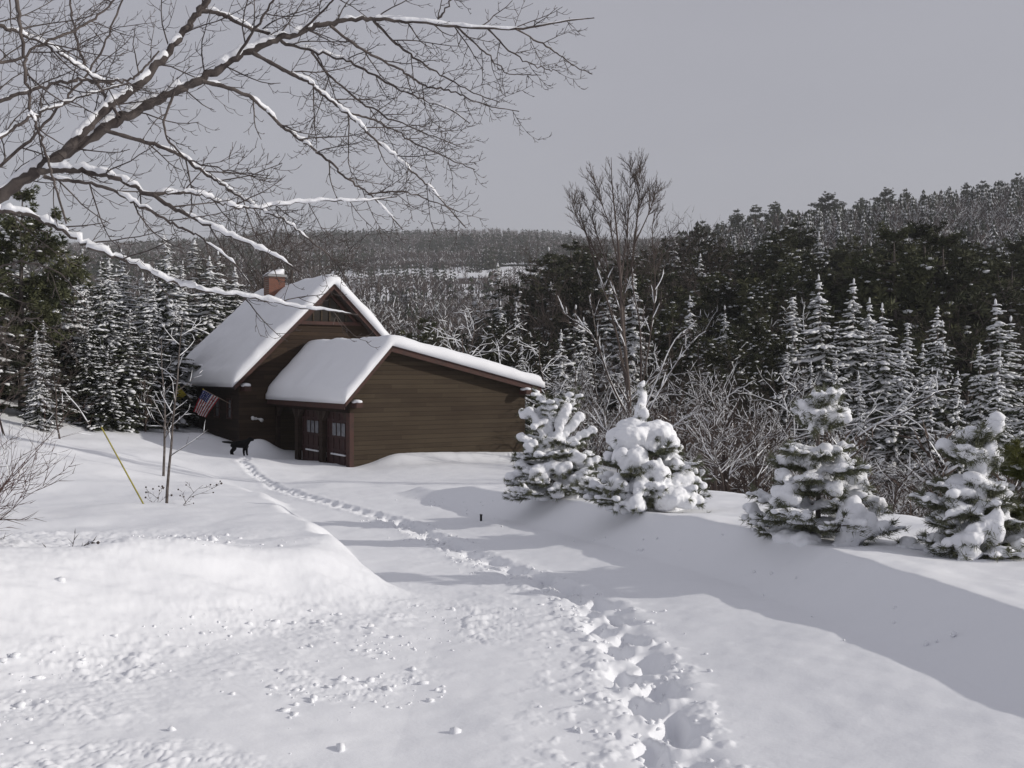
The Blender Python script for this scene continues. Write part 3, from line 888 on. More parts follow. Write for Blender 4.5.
# ------------------------------------------------------------------ overhanging tree at the left
def build_overhang():
    rng = random.Random(21)
    tx, ty = -4.6, 5.9
    root = tag(thing('maple_tree', (tx, ty, gz(tx, ty))), 'large bare tree overhanging from the left, snow lying along its limbs', 'tree')
    o3 = np.array(root.location)

    def twigs(bag, sn, pts, rad, L, lev, dens, down, fwd):
        """side twigs: leave at a shallow angle, arch and turn up at the tips"""
        seglen = np.linalg.norm(np.diff(pts, axis=0), axis=1); cumL = np.concatenate([[0], np.cumsum(seglen)])
        tot = cumL[-1]; s = rng.uniform(.05, .2) * tot * (1 if lev == 0 else .6); sd = rng.choice((-1, 1))
        while s < tot * .99:
            p = np.array([np.interp(s, cumL, pts[:, k]) for k in range(3)])
            q = np.array([np.interp(min(s + .03, tot), cumL, pts[:, k]) for k in range(3)]) - np.array([np.interp(s - .03, cumL, pts[:, k]) for k in range(3)])
            t = unit(q); r0 = float(np.interp(s, cumL, rad))
            side = unit(np.cross(t, (0, 1, 0))) * sd
            f = s / tot
            ll = L * rng.uniform(.45, 1.15) * (1.1 - .45 * f)
            an = R(rng.uniform(28, 62))
            d = unit(t * math.cos(an) + side * math.sin(an) + np.array([0, rng.uniform(-.55, .55), 0]))
            n = 6
            P = [p]; dd = d
            drop = rng.uniform(.4, 1.0) * down * (1 if lev == 0 else .3)
            for i in range(n):
                k = i / (n - 1)
                dd = unit(dd + np.array([fwd * .10 + rng.gauss(0, .13), rng.gauss(0, .10), -drop * .22 * (1 - k) + (.28 if lev else .16) * k + rng.gauss(0, .07)]))
                P.append(P[-1] + dd * ll / n)
            P = np.array(P)
            r1 = min(r0 * .55, .0047 if lev == 0 else .0027 if lev == 1 else .0019); r1 = max(r1, .0019)
            rr = r1 * (1 - .55 * np.linspace(0, 1, n + 1)); rr = np.maximum(rr, .0013)
            bag.tube(P, rr, 4)
            if lev == 0 and rng.random() < .10 and sn is not None:
                snow_on(sn, P[:4], rr[:4], rng, 1.0, .004)
            if lev < 2:
                twigs(bag, None, P, rr, ll * (.52 if lev == 0 else .42), lev + 1, dens * (.62 if lev == 0 else .8), down, fwd)
            s += rng.uniform(.6, 1.4) * dens * (1 if lev == 0 else .62 if lev == 1 else .55)
            sd *= -1 if rng.random() < .8 else 1

    # (points in the picture), depth at start and end, width in pixels at start and end, snow, twig length, spacing
    limbs = [
        ([(-75, 262), (-30, 224), (0, 197), (31, 175), (62, 156), (106, 128), (141, 109), (175, 92), (203, 80), (237, 59), (269, 44), (300, 34), (325, 25), (362, 20), (400, 22), (456, 27), (516, 30), (566, 22), (594, 19)], 5.9, 6.6, 17, 1.2, 1.2, .50, .13),
        ([(62, 156), (85, 132), (109, 108), (134, 91), (162, 62), (184, 34), (200, 12), (215, -8), (238, -60)], 5.95, 6.3, 11, 6, 1.1, .55, .13),
        ([(200, 12), (219, 14), (237, 23), (269, 36), (297, 48), (331, 56), (362, 69), (394, 87), (422, 100), (450, 110), (470, 124)], 6.2, 6.9, 5.5, 1.2, .95, .50, .11),
        ([(203, 82), (231, 89), (256, 101), (278, 122), (300, 140), (319, 153), (347, 178), (369, 194), (387, 212), (403, 230)], 6.1, 6.7, 5, 1.2, 1.1, .5, .11),
        ([(254, 54), (287, 72), (310, 84), (325, 97), (350, 116), (369, 134), (394, 156), (422, 181), (441, 200), (466, 228)], 6.2, 6.9, 4.8, 1.2, 1.1, .5, .10),
        ([(106, 131), (141, 141), (175, 153), (200, 169), (225, 187), (256, 206), (281, 219), (306, 237), (335, 262), (352, 290)], 5.9, 6.4, 5, 1.2, .8, .5, .12),
        ([(40, 172), (59, 170), (94, 172), (125, 183), (156, 198), (194, 219), (237, 239), (275, 256), (300, 272)], 5.8, 5.9, 8.5, 2.0, 1.9, .45, .16),
        ([(150, 195), (175, 193), (200, 195), (231, 206), (256, 208), (281, 205), (320, 201), (360, 201), (397, 197)], 5.85, 6.4, 4.6, 1.2, 1.5, .45, .13),
        ([(45, 177), (59, 180), (103, 187), (141, 206), (175, 225), (200, 238), (232, 262), (255, 290)], 5.75, 5.6, 5, 1.4, 1.0, .45, .14),
        ([(-70, 230), (-30, 214), (0, 211), (27, 214), (59, 228), (91, 248), (132, 264), (173, 282), (205, 291), (250, 297), (297, 307), (332, 311), (358, 315)], 5.6, 6.2, 7, 1.6, 2.3, .45, .16),
        ([(15, -40), (19, 0), (23, 41), (28, 81), (34, 116), (44, 144), (53, 175), (67, 224)], 5.0, 5.2, 5, 2.2, 1.2, .35, .3),
        ([(-60, 122), (0, 102), (31, 91), (72, 81), (103, 83), (131, 80), (147, 67), (160, 52)], 5.5, 5.9, 5, 2.0, .5, .45, .12),
        ([(-60, 165), (0, 138), (31, 119), (62, 105), (103, 91), (130, 84)], 5.4, 5.8, 4.4, 1.8, .8, .45, .13),
        ([(-50, 15), (0, 27), (28, 37), (62, 55), (94, 77), (120, 88)], 5.3, 5.9, 5, 2.4, 1.2, .45, .12),
        ([(331, 27), (362, 50), (403, 72), (425, 86), (456, 94), (487, 106), (519, 112)], 6.3, 7.0, 3.4, 1, .2, .42, .09),
        ([(374, 22), (400, 47), (431, 70), (469, 91), (500, 103)], 6.4, 6.9, 3.2, 1, .2, .42, .09),
        ([(456, 27), (484, 52), (506, 73), (541, 76)], 6.5, 6.9, 2.4, .9, .2, .34, .09),
        ([(487, 29), (512, 53), (541, 69), (560, 71)], 6.5, 6.9, 2.2, .9, .2, .34, .09),
        ([(516, 30), (550, 50), (575, 67), (592, 75)], 6.5, 6.9, 2.2, .9, .1, .34, .09),
        ([(312, 53), (337, 84), (378, 112), (419, 131), (462, 148)], 6.4, 7.0, 3, 1, .3, .42, .09),
        ([(347, 113), (378, 122), (410, 140), (450, 160), (475, 170)], 6.5, 7.1, 2.6, 1, .2, .42, .09),
        ([(369, 194), (400, 192), (430, 200), (458, 212)], 6.6, 6.9, 2.2, .9, .2, .36, .1),
        ([(237, 59), (262, 20), (285, -15)], 6.2, 6.0, 3.5, 2, .3, .5, .11),
        ([(300, 34), (330, 5), (352, -20)], 6.3, 6.1, 3, 1.6, .3, .45, .11),
        ([(436, 24), (450, 5), (470, -22)], 6.5, 6.3, 2.6, 1.4, .2, .42, .11),
        ([(-40, 60), (10, 62), (55, 40), (95, 20), (130, -15)], 5.2, 5.6, 4, 2, .4, .5, .11),
        ([(120, 118), (90, 70), (75, 30), (70, -20)], 6.0, 6.4, 4, 2, .2, .5, .11),
        ([(-30, 190), (20, 150), (60, 108), (98, 60), (120, 10), (140, -30)], 6.3, 6.8, 4, 1.6, .3, .5, .11),
        ([(175, 92), (165, 130), (190, 160), (235, 172), (270, 176)], 6.0, 5.8, 3, 1, .3, .45, .11),
        ([(-40, 280), (0, 268), (30, 262), (60, 275), (85, 300)], 5.4, 5.3, 3, 1, .6, .4, .13),
        ([(-40, 330), (5, 318), (40, 322), (75, 345)], 5.4, 5.2, 2.6, 1, .5, .4, .13),
    ]
    for (pp, y0, y1, w0, w1, sno, tl, dens) in limbs:
        k = len(pp)
        cl = np.concatenate([[0], np.cumsum([math.hypot(pp[i + 1][0] - pp[i][0], pp[i + 1][1] - pp[i][1]) for i in range(k - 1)])])
        Y = y0 + (y1 - y0) * cl / cl[-1]
        P = np.array([at(u, v, y) for (u, v), y in zip(pp, Y)])
        P = resample(P, 8)
        f = np.linspace(0, 1, len(P))
        wob = np.array([[rng.gauss(0, 1), rng.gauss(0, 1), rng.gauss(0, 1)] for _ in P]) * .006
        P = P + wob * np.sin(np.pi * f)[:, None]
        rad = (w0 * (1 - f) ** 1.15 + w1 * (1 - (1 - f) ** 1.15)) / F * P[:, 1] / 2 * .88
        rad = rad * (1 + .08 * np.array([rng.gauss(0, 1) for _ in P]))
        b = Bag(); b.tube(P - o3, rad, 9)
        sn = Bag()
        Pl = P - o3
        if sno > .4 and w0 > 3.9:
            # one broken, uneven ridge of snow
            q = cl[-1] / 26.0; ph = rng.uniform(0, 50)
            msk = sstep(-.55 + .55 * (1.2 - sno), .25 + .5 * (1.2 - sno), fbm(f * q + ph, f * 0 + ph, 3, 4) + .15 * sno)
            t_ = np.gradient(Pl, axis=0); t_ /= np.linalg.norm(t_, axis=1, keepdims=True) + 1e-9
            flat = np.sqrt(np.clip(1 - t_[:, 2] ** 2, 0, 1))
            msk = msk * sstep(.12, .5, flat) * np.minimum(1, (1 - f) * 6) * np.minimum(1, f * 12 + .1)
            ww = (rad * .62 + .0075) * min(sno, 1.3) * msk * (1 + .35 * fbm(f * q * 3 + ph, f * 0, 2, 7))
            ww = np.maximum(ww, .0004)
            sn.tube(Pl + np.array([0, 0, 1]) * (rad * .62 + ww * .40)[:, None], ww, 8)
        twigs(b, None, Pl, rad, tl, 0, dens * 1.5, .8, .8)
        ob = b.obj('limb', M['limb_bark'], root, True)
        if sn.n: sn.obj('snow', M['snow_lump'], ob, True)
    P = np.array([(0, 0, -.3), (.02, 0, .4), (.08, 0, 1.2), (.3, -.03, 1.9), (.62, -.02, 2.30), (1.0, 0, 2.62)])
    q = at(-75, 262, 5.9) - o3
    P = np.array([(0, 0, -.3), (.0, 0, .4), (.03, 0, 1.1), (q[0] * .45, q[1] * .4, q[2] * .72), q])
    b = Bag(); b.tube(resample(P, 5), np.linspace(.2, .085, 21), 14); b.obj('trunk', M['limb_bark'], root, True)
    for (e, w) in (((-75, 262), .07),):
        pass
    # second stem rising out of the frame, carrying the upper left limbs
    P = np.array([(.0, 0, .9), (-.05, -.1, 1.8), (.1, -.3, 2.6), (.35, -.5, 3.3), (.9, -.6, 4.2)])
    b = Bag(); b.tube(resample(P, 5), np.linspace(.10, .03, 21), 10); b.obj('stem', M['limb_bark'], root, True)


build_overhang()

# ------------------------------------------------------------------ prototypes of wood trees (built once, then copied)
def bare_proto(seed, h, P, snow, name, wood, rbase, thin=1.0):
    rng = random.Random(seed); out = []
    grow(rng, (0, 0, -.3), (rng.uniform(-.1, .1), rng.uniform(-.1, .1), 1), h * P.get('trunk', .8), rbase, 0, P, out)
    tb, cb, sb = Bag(), Bag(), Bag()
    for pts, rad, lev in out:
        if lev == 0: tb.tube(pts, rad, 7)
        else: cb.tube(pts, rad, 4 if lev < 2 else 3)
        if snow > 0 and (lev < 2 or rng.random() < P.get('sprob', .5)):
            snow_on(sb, pts, rad, rng, snow, P.get('swid', .02), steep=.9)
    top = max(p[0][:, 2].max() for p in out)
    return tb.mesh('trunk', wood, True), cb.mesh('crown', wood, True), (sb.mesh('snow', M['tree_snow'], True) if sb.n else None), top


def spruce_proto(seed, h, rmax, snow, needle, whorls=36, per=8, droop=.35, sp=9, irregular=.15, base=.06, power=.8):
    rng = random.Random(seed); nb, sb, tb = Bag(), Bag(), Bag()
    lean = np.array([rng.uniform(-.03, .03), rng.uniform(-.03, .03), 0]) * h
    tb.tube([(0, 0, -.5), lean * .5 + (0, 0, h * .5), lean + (0, 0, h)], [h * .016, h * .009, .01], 7)
    V0, F0 = ico(1)
    NV = []; NF = []; c = 0
    for w in range(whorls):
        f = base + (1 - base) * (w + rng.uniform(0, .6)) / whorls
        z = f * h + rng.uniform(-.02, .02) * h
        Lw = rmax * ((1 - f) ** power) * (1 if f > .12 else .85) + .05 * rmax * (1 - f)
        for k in range(per):
            a = 2 * math.pi * (k + rng.random() * .8) / per + w * 1.3
            L = Lw * rng.uniform(1 - irregular * 2, 1 + irregular) * (1 + .38 * float(vnoise(np.array([f * 6.5 + seed * 3.1]), np.array([a * .9 + seed]), seed)[0]))
            load = 1 + .7 * float(vnoise(np.array([f * 5 - seed]), np.array([a * 1.1]), seed + 9)[0])
            if rng.random() < irregular * .35 or L < .1: continue
            dr = droop * rng.uniform(.6, 1.4) * (1 - .7 * f)
            d = np.array([math.cos(a), math.sin(a), 0])
            n = max(3, int(sp * L / rmax + 2))
            o = lean * f + (0, 0, z + rng.uniform(-.026, .026) * h)
            wid = .30 * L + .06
            for i in range(n):
                q = (i + .6) / n
                p = o + d * L * q + np.array([0, 0, -dr * L * q * (1.25 - .55 * q) + (.25 * L * (1 - dr * 2) if droop < .15 else 0) * q])
                side = np.array([-d[1], d[0], 0])
                for sg in (-1, 1):
                    ll = wid * rng.uniform(.6, 1.2) * (1.15 - .6 * q)
                    e = unit(side * sg * rng.uniform(.5, 1.1) + d * rng.uniform(.5, 1.0) + (0, 0, rng.uniform(-.55, .15)))
                    hh = unit(np.cross(e, (0, 0, 1))) * ll * .30
                    dp = np.array([0, 0, -ll * rng.uniform(.12, .35)])
                    m_ = p + e * ll * .55
                    NV += [p, m_ + hh * .9, p + e * ll + dp * .5, m_ - hh * .9, m_ + dp]
                    NF += [(c, c + 1, c + 2), (c, c + 2, c + 3), (c, c + 4, c + 2)]; c += 5
                if snow > 0 and rng.random() < snow * load:
                    s_ = (.23 * wid + .045) * rng.uniform(.5, 1.35) * (1.15 - .5 * q)
                    ang = a + rng.uniform(-.5, .5)
                    A = np.array([[math.cos(ang), -math.sin(ang), 0], [math.sin(ang), math.cos(ang), 0], [0, 0, 1]])
                    Wv = V0 * (s_ * 1.75, s_ * 1.0, s_ * .48) * (1 + .25 * vnoise(V0[:, 0] * 2 + w, V0[:, 1] * 2 + k + V0[:, 2], 1)[:, None])
                    Wv[:, 2] -= (dr * .9 + rng.uniform(-.2, .4)) * Wv[:, 0]
                    sb.add(Wv @ A.T + p + side * rng.uniform(-.22, .22) * wid + (0, 0, s_ * .35), F0)
    nb.add(np.array(NV), np.array(NF))
    if snow > .2:
        sb.add(V0 * (.045, .045, .16) * (h / 12) + lean + (0, 0, h), F0)
    return tb.mesh('trunk', M['bark'], True), nb.mesh('crown', needle), (sb.mesh('snow', M['tree_snow'], True) if sb.n else None), h


def pine_proto(seed, h, rmax, snow, needle, base=.22, whorls=17, per=5):
    """wide, rugged pine: level limbs carrying flat plumes of needles"""
    rng = random.Random(seed); nb, sb, tb = Bag(), Bag(), Bag()
    tb.tube([(0, 0, -.5), (.1, 0, h * .5), (.05, .1, h * .97)], [h * .018, h * .011, .03], 7)
    V0, F0 = ico(1); NV = []; NF = []; c = 0
    for w in range(whorls):
        f = base + (1 - base) * (w + rng.uniform(0, .9)) / whorls
        prof = math.sin(math.pi * min(1, (1 - f) / (1 - base) * .82 + .015)) ** .8
        for k in range(per):
            a = 2 * math.pi * (k + rng.random()) / per + w * 2.1
            L = rmax * prof * rng.uniform(.55, 1.15)
            if L < .25 or rng.random() < .12: continue
            d = np.array([math.cos(a), math.sin(a), 0]); up = rng.uniform(-.08, .5) + .7 * max(0, f - .7)
            tb.tube([(0, 0, f * h), d * L * .5 + (0, 0, f * h + up * L * .3), d * L * .92 + (0, 0, f * h + up * L)], [.05, .035, .015], 4)
            n = max(4, int(19 * L / rmax + 4))
            for i in range(n):
                q = .28 + .72 * (i + rng.random() * .6) / n
                p = d * L * q + (rng.gauss(0, .11) * L, rng.gauss(0, .11) * L, f * h + up * L * q * q + rng.gauss(0, .11) * L)
                s0 = (.075 * L + .13) * rng.uniform(.7, 1.25)
                for _ in range(26):
                    e = unit((rng.gauss(0, 1) + d[0] * .5, rng.gauss(0, 1) + d[1] * .5, rng.gauss(.25, .55)))
                    hh = unit(np.cross(e, (rng.gauss(0, 1), rng.gauss(0, 1), rng.gauss(0, 1)))) * s0 * .13
                    NV += [p - hh * .4, p + e * s0 * .6 + hh, p + e * s0 * 1.25, p + e * s0 * .6 - hh]
                    NF += [(c, c + 1, c + 2), (c, c + 2, c + 3)]; c += 4
                if rng.random() < snow:
                    s_ = s0 * rng.uniform(.3, .7)
                    sb.add(V0 * (s_ * 1.3, s_ * .9, s_ * .45) + p + (0, 0, s0 * .42), F0)
    nb.add(np.array(NV), np.array(NF))
    return tb.mesh('trunk', M['bark'], True), nb.mesh('crown', needle), (sb.mesh('snow', M['tree_snow'], True) if sb.n else None), h


WOOD = dict(levels=4, seg=[7, 5, 4, 3], bend=.10, up=[.03, .06, .10], kids=[(13, 15), (7, 9), (4, 6)], lo=[.22, .15, .1],
            ang=[(30, 60), (25, 55), (25, 60)], lr=[(.38, .62), (.4, .6), (.4, .6)], rr=.55, rmin=.011, trunk=.88, swid=.009, sprob=.16)
WOOD['up'] = [.03, .05, .08, .08]
VASE = dict(levels=5, seg=[5, 7, 5, 4, 3], bend=.075, up=[.02, .10, .12, .12, .1], kids=[9, (6, 8), (5, 6), (3, 4)], lo=[.14, .25, .15, .1],
            ang=[(22, 52), (16, 34), (15, 35), (18, 40)], lr=[(.75, 1.05), (.42, .6), (.42, .6), (.4, .6)], rr=.62, rmin=.008, trunk=.55, swid=.018, sprob=.12)
ARCH = dict(levels=4, seg=[7, 6, 4, 3], bend=.13, up=[-.06, -.07, -.05, 0], kids=[(9, 11), (6, 8), (3, 5)], lo=[.2, .15, .1],
            ang=[(35, 75), (25, 60), (25, 60)], lr=[(.35, .6), (.35, .55), (.4, .6)], rr=.55, rmin=.010, trunk=1.05, swid=.016, sprob=.26)
SHRUB = dict(levels=4, seg=[3, 6, 4, 3], bend=.10, up=[0, .03, .06, .08], kids=[(14, 16), (6, 8), (3, 5)], lo=[.05, .15, .1],
             ang=[(15, 65), (20, 50), (20, 50)], lr=[(2.2, 3.6), (.35, .55), (.4, .6)], rr=.7, rmin=.004, trunk=.25, swid=.012, sprob=.3)

PROTO = {}


def register(kind, name, variants):
    PROTO[kind] = (name, variants)


TW = M['twig']
register('spruce', 'spruce_tree', [spruce_proto(s, 12, 2.6, .97, M['spruce'], droop=.5) for s in (1, 2, 3, 31, 32)])
register('slim', 'spruce_tree', [spruce_proto(s, 12, 2.0, .9, M['spruce'], droop=.6, irregular=.25) for s in (4, 5, 34)])
register('darkspruce', 'spruce_tree', [spruce_proto(s, 12, 2.7, .42, M['spruce'], droop=.35, irregular=.25) for s in (6, 7, 36)])
register('pine', 'pine_tree', [pine_proto(s, 14, 3.4, .10, M['pine']) for s in (8, 9, 10)])
register('snowpine', 'pine_tree', [pine_proto(s, 14, 3.2, .30, M['pine']) for s in (11, 12)])
register('bare', 'bare_tree', [bare_proto(s, 10, WOOD, .0, 'bare', TW, .11) for s in (13, 14)])
register('snowbare', 'bare_tree', [bare_proto(s, 9, WOOD, 1.0, 'bare', TW, .10) for s in (15, 16, 17)])
register('arch', 'bare_tree', [bare_proto(s, 8, ARCH, 1.0, 'arch', TW, .09) for s in (18, 19, 20)])
for kind, (name, vs) in PROTO.items():
    print(kind, [sum(len(m.polygons) for m in v[:3] if m) for v in vs])

PLACED = []


def place(kind, u, y, vtop, rng, label, group, cat=None, wide=1.0, zoff=0.0):
    name, vs = PROTO[kind]
    tr, cr, sn, h0 = vs[rng.randrange(len(vs))]
    x = (u - 512) / F * y
    z = gz(x, y)
    top = EYE - (vtop - HOR) / F * y
    sc = max(.25, (top - z) / h0)
    o = thing(name, (x, y, z - .05), rng.uniform(0, 6.28))
    o.rotation_euler[0] = rng.gauss(0, .025); o.rotation_euler[1] = rng.gauss(0, .025)
    w = sc * wide * rng.uniform(.78, 1.25)
    w = min(max(w, .45 * sc), 1.7 * sc)
    o.scale = (w, w, sc)
    link('trunk', tr, o); link('crown', cr, o)
    if sn: link('snow_clumps', sn, o)
    tag(o, label, cat or ('tree'), group)
    PLACED.append((u, y, vtop, kind, o))
    return o


NTH = ['first', 'second', 'third', 'fourth', 'fifth', 'sixth', 'seventh', 'eighth', 'ninth', 'tenth', 'eleventh', 'twelfth', 'thirteenth', 'fourteenth', 'fifteenth', 'sixteenth', 'seventeenth', 'eighteenth', 'nineteenth', 'twentieth',
       'twenty-first', 'twenty-second', 'twenty-third', 'twenty-fourth', 'twenty-fifth', 'twenty-sixth', 'twenty-seventh', 'twenty-eighth', 'twenty-ninth', 'thirtieth']


def row(kind, spec, text, group, seed, wide=1.0):
    """trees of one row, numbered from the left in their labels"""
    rng = random.Random(seed)
    spec = sorted(spec, key=lambda q: q[0])
    for i, q in enumerate(spec):
        k = q[3] if len(q) > 3 else kind
        if len(spec) == 1: lab = text.replace('#', '').strip()
        else: lab = text.replace('#', ('leftmost' if i == 0 else 'rightmost' if i == len(spec) - 1 else NTH[i] + ' from the left'))
        place(k, q[0], q[1], q[2], rng, lab, group, wide=wide)


# left wood, beside and behind the house
row('pine', [(22, 43, 186)], 'tall dark pine with brownish lower boughs at the left edge under the big limb', 'pines at the left', 1, 1.15)
row('darkspruce', [(-45, 40, 190), (-8, 50, 215), (58, 47, 238), (100, 60, 262)], 'dark spruce with little snow at the left wood, #', 'dark spruces in the left wood', 2, 1.25)
row('slim', [(40, 38, 330), (75, 50, 272), (112, 52, 262), (150, 54, 268), (128, 62, 250)], 'slim snow-hung spruce left of the house, # in its row', 'slim spruces left of the house', 3, 1.15)
row('spruce', [(180, 62, 236), (207, 66, 258), (160, 70, 250), (236, 72, 268), (88, 64, 250)], 'broad snow-laden spruce behind the house roof, # in its row', 'spruces behind the house roof', 4, 1.05)
row('bare', [(235, 78, 195), (258, 80, 186), (275, 84, 190), (292, 82, 198), (312, 86, 208), (215, 84, 205)], 'thin bare tree rising behind the house chimney, # in its row', 'bare trees behind the chimney', 5, .9)
row('bare', [(5, 33, 300), (-25, 31, 280), (60, 36, 350)], 'bare twiggy tree at the left wood edge, #', 'bare trees at the left wood edge', 6, 1.1)
row('snowbare', [(345, 88, 300), (372, 84, 292), (398, 80, 300), (420, 78, 305), (330, 95, 285), (360, 100, 282), (440, 90, 288)], 'snowy bare tree seen over the roof ridge, #', 'bare trees over the roof ridge', 7, 1.1)
# behind the garage roof
row('arch', [(440, 56, 322), (478, 54, 318), (505, 58, 312), (548, 50, 330), (590, 46, 350), (462, 62, 305)], 'arching snow-coated tree behind the garage roof, #', 'arching trees behind the garage', 8, 1.1)
row('snowpine', [(425, 78, 318), (505, 76, 322), (535, 66, 330), (455, 74, 330)], 'snow-dusted pine behind the garage roof, #', 'pines behind the garage', 9, .9)
row('slim', [(520, 58, 345), (560, 60, 330), (470, 60, 352), (580, 70, 318)], 'slim snowy spruce right of the garage roof, #', 'slim spruces behind the garage', 10, 1.1)
# dark pine stand in the middle distance
rng0 = random.Random(77)
mid = [(486, 125, 285), (505, 128, 270), (527, 120, 262), (549, 126, 252), (566, 118, 250), (590, 124, 243), (612, 118, 247), (634, 128, 240), (655, 120, 244), (676, 126, 238), (517, 105, 290), (545, 102, 282), (575, 100, 275), (605, 104, 270), (635, 98, 272), (662, 102, 268), (690, 104, 262)]
mid = [(u, y, v + rng0.uniform(-9, 12), rng0.choice(['pine', 'darkspruce', 'darkspruce', 'snowpine'])) for u, y, v in mid]
row('pine', mid, 'dark conifer in the stand behind the tall bare tree, #', 'dark conifers in the middle stand', 11, 1.1)
mid2 = [(u + rng0.uniform(-6, 6), 118 + rng0.uniform(-10, 14), 238 - (u - 706) * .03 + rng0.uniform(-14, 16), rng0.choice(['pine', 'pine', 'darkspruce', 'snowpine'])) for u in range(700, 1060, 17)]
be = [(u + rng0.uniform(-8, 8), rng0.uniform(88, 108), rng0.uniform(238, 290)) for u in range(560, 1050, 26)]
row('bare', be, 'brown leafless tree mixed into the dark conifer belt, #', 'leafless trees in the conifer belt', 27, 1.3)
row('pine', mid2, 'dark conifer in the back belt on the right hillside, #', 'dark conifers on the right hillside', 12, 1.1)
row('pine', [(868, 92, 262), (896, 88, 226), (922, 92, 222), (948, 90, 232), (975, 96, 250), (845, 96, 262), (1005, 92, 258)], 'large dark pine above the snowy spruces, #', 'large dark pines above the spruces', 13, 1.15)
mid3 = [(u + rng0.uniform(-7, 7), rng0.uniform(80, 92), rng0.uniform(268, 318), rng0.choice(['darkspruce', 'snowbare', 'snowpine', 'bare', 'spruce', 'slim'])) for u in range(500, 800, 19)]
row('slim', mid3, 'tree of middle height between the dark stand and the snowy hollow, #', 'trees above the hollow', 23, 1.05)
mid4 = [(u + rng0.uniform(-7, 7), rng0.uniform(56, 70), rng0.uniform(332, 385), rng0.choice(['slim', 'snowbare', 'snowbare', 'bare', 'darkspruce', 'spruce'])) for u in range(590, 800, 17)]
row('slim', mid4, 'snow-dusted tree standing in the thicket of the hollow, #', 'trees in the hollow', 24, 1.1)
left2 = [(u + rng0.uniform(-7, 7), rng0.uniform(64, 80), rng0.uniform(238, 275), rng0.choice(['darkspruce', 'darkspruce', 'slim'])) for u in range(-40, 245, 19)]
row('darkspruce', left2, 'dark spruce in the back rank of the left wood, #', 'back rank of the left wood', 25, 1.2)
row('darkspruce', [(-20, 44, 300), (20, 46, 275), (48, 42, 320), (88, 46, 300), (125, 47, 310), (105, 44, 345), (150, 50, 315), (172, 54, 300)], 'dark spruce at the front of the left wood, #', 'front of the left wood', 26, 1.25)
row('snowpine', [(715, 96, 272), (742, 92, 265), (770, 90, 270), (795, 94, 262), (820, 98, 258)], 'pine with scattered snow right of the tall bare tree, #', 'snow-flecked pines on the slope', 14, 1.05)
# snowy spruces at the right
row('spruce', [(804, 72, 300), (826, 64, 276), (846, 68, 281), (862, 74, 300), (884, 60, 303), (901, 66, 326), (932, 66, 308), (955, 60, 322, 'darkspruce'), (918, 74, 345), (980, 58, 345), (1014, 60, 300), (1042, 56, 318), (872, 76, 318, 'darkspruce'), (786, 76, 336), (996, 66, 318, 'darkspruce')], 'snow-laden spruce in the bright cluster on the right slope, #', 'snow-laden spruces on the right', 15, 1.15)
row('slim', [(835, 50, 352), (862, 46, 372), (894, 48, 352), (925, 46, 368), (958, 42, 372), (990, 40, 352), (1015, 36, 372), (815, 52, 362), (1038, 44, 345)], 'smaller snowy spruce in front of the bright cluster, #', 'smaller snowy spruces on the right', 16, 1.1)
row('snowpine', [(700, 62, 330), (735, 66, 325), (765, 70, 318)], 'bushy snow-dusted pine beyond the field edge, #', 'bushy pines beyond the field', 17, .9)
# bare trees beyond the field
ba = [(u + rng0.uniform(-8, 8), rng0.uniform(28, 44), rng0.uniform(350, 405)) for u in range(560, 800, 20)]
row('snowbare', ba, 'snow-streaked bare tree just beyond the field edge, #', 'bare trees beyond the field edge', 18, .85)
bb = [(u + rng0.uniform(-8, 8), rng0.uniform(44, 54), rng0.uniform(355, 390)) for u in range(600, 800, 27)]
row('arch', bb, 'bowed snow-coated tree in the hollow behind the field, #', 'bowed trees in the hollow', 19, 1.1)
bc = [(u + rng0.uniform(-8, 8), rng0.uniform(22, 32), rng0.uniform(440, 475) if u < 780 else rng0.uniform(478, 505)) for u in range(690, 1040, 19)]
row('snowbare', bc, 'low snowy sapling along the field edge, #', 'saplings along the field edge', 20, 1.5)
bd = [(555, 96, 222), (548, 98, 230), (690, 110, 205), (700, 112, 212), (680, 108, 212), (665, 112, 208), (646, 105, 214)]
row('bare', bd, 'thin bare treetop standing above the middle pines, #', 'bare treetops above the pines', 21, .8)
# single pines on the right skyline
sk = [(703, 393, 216), (722, 394, 217), (737, 400, 205), (757, 393, 200), (775, 393, 197), (792, 392, 206), (826, 399, 187), (838, 393, 195), (862, 399, 193), (884, 394, 183), (906, 398, 184), (930, 395, 190), (948, 395, 184), (966, 395, 178), (982, 393, 176), (998, 400, 176), (1016, 400, 168), (1034, 400, 172)]
sk = [(u, y, v + 5) for u, y, v in sk]
row('pine', sk, 'dark pine on the skyline of the right hill, #', 'pines on the right skyline', 22, .95)

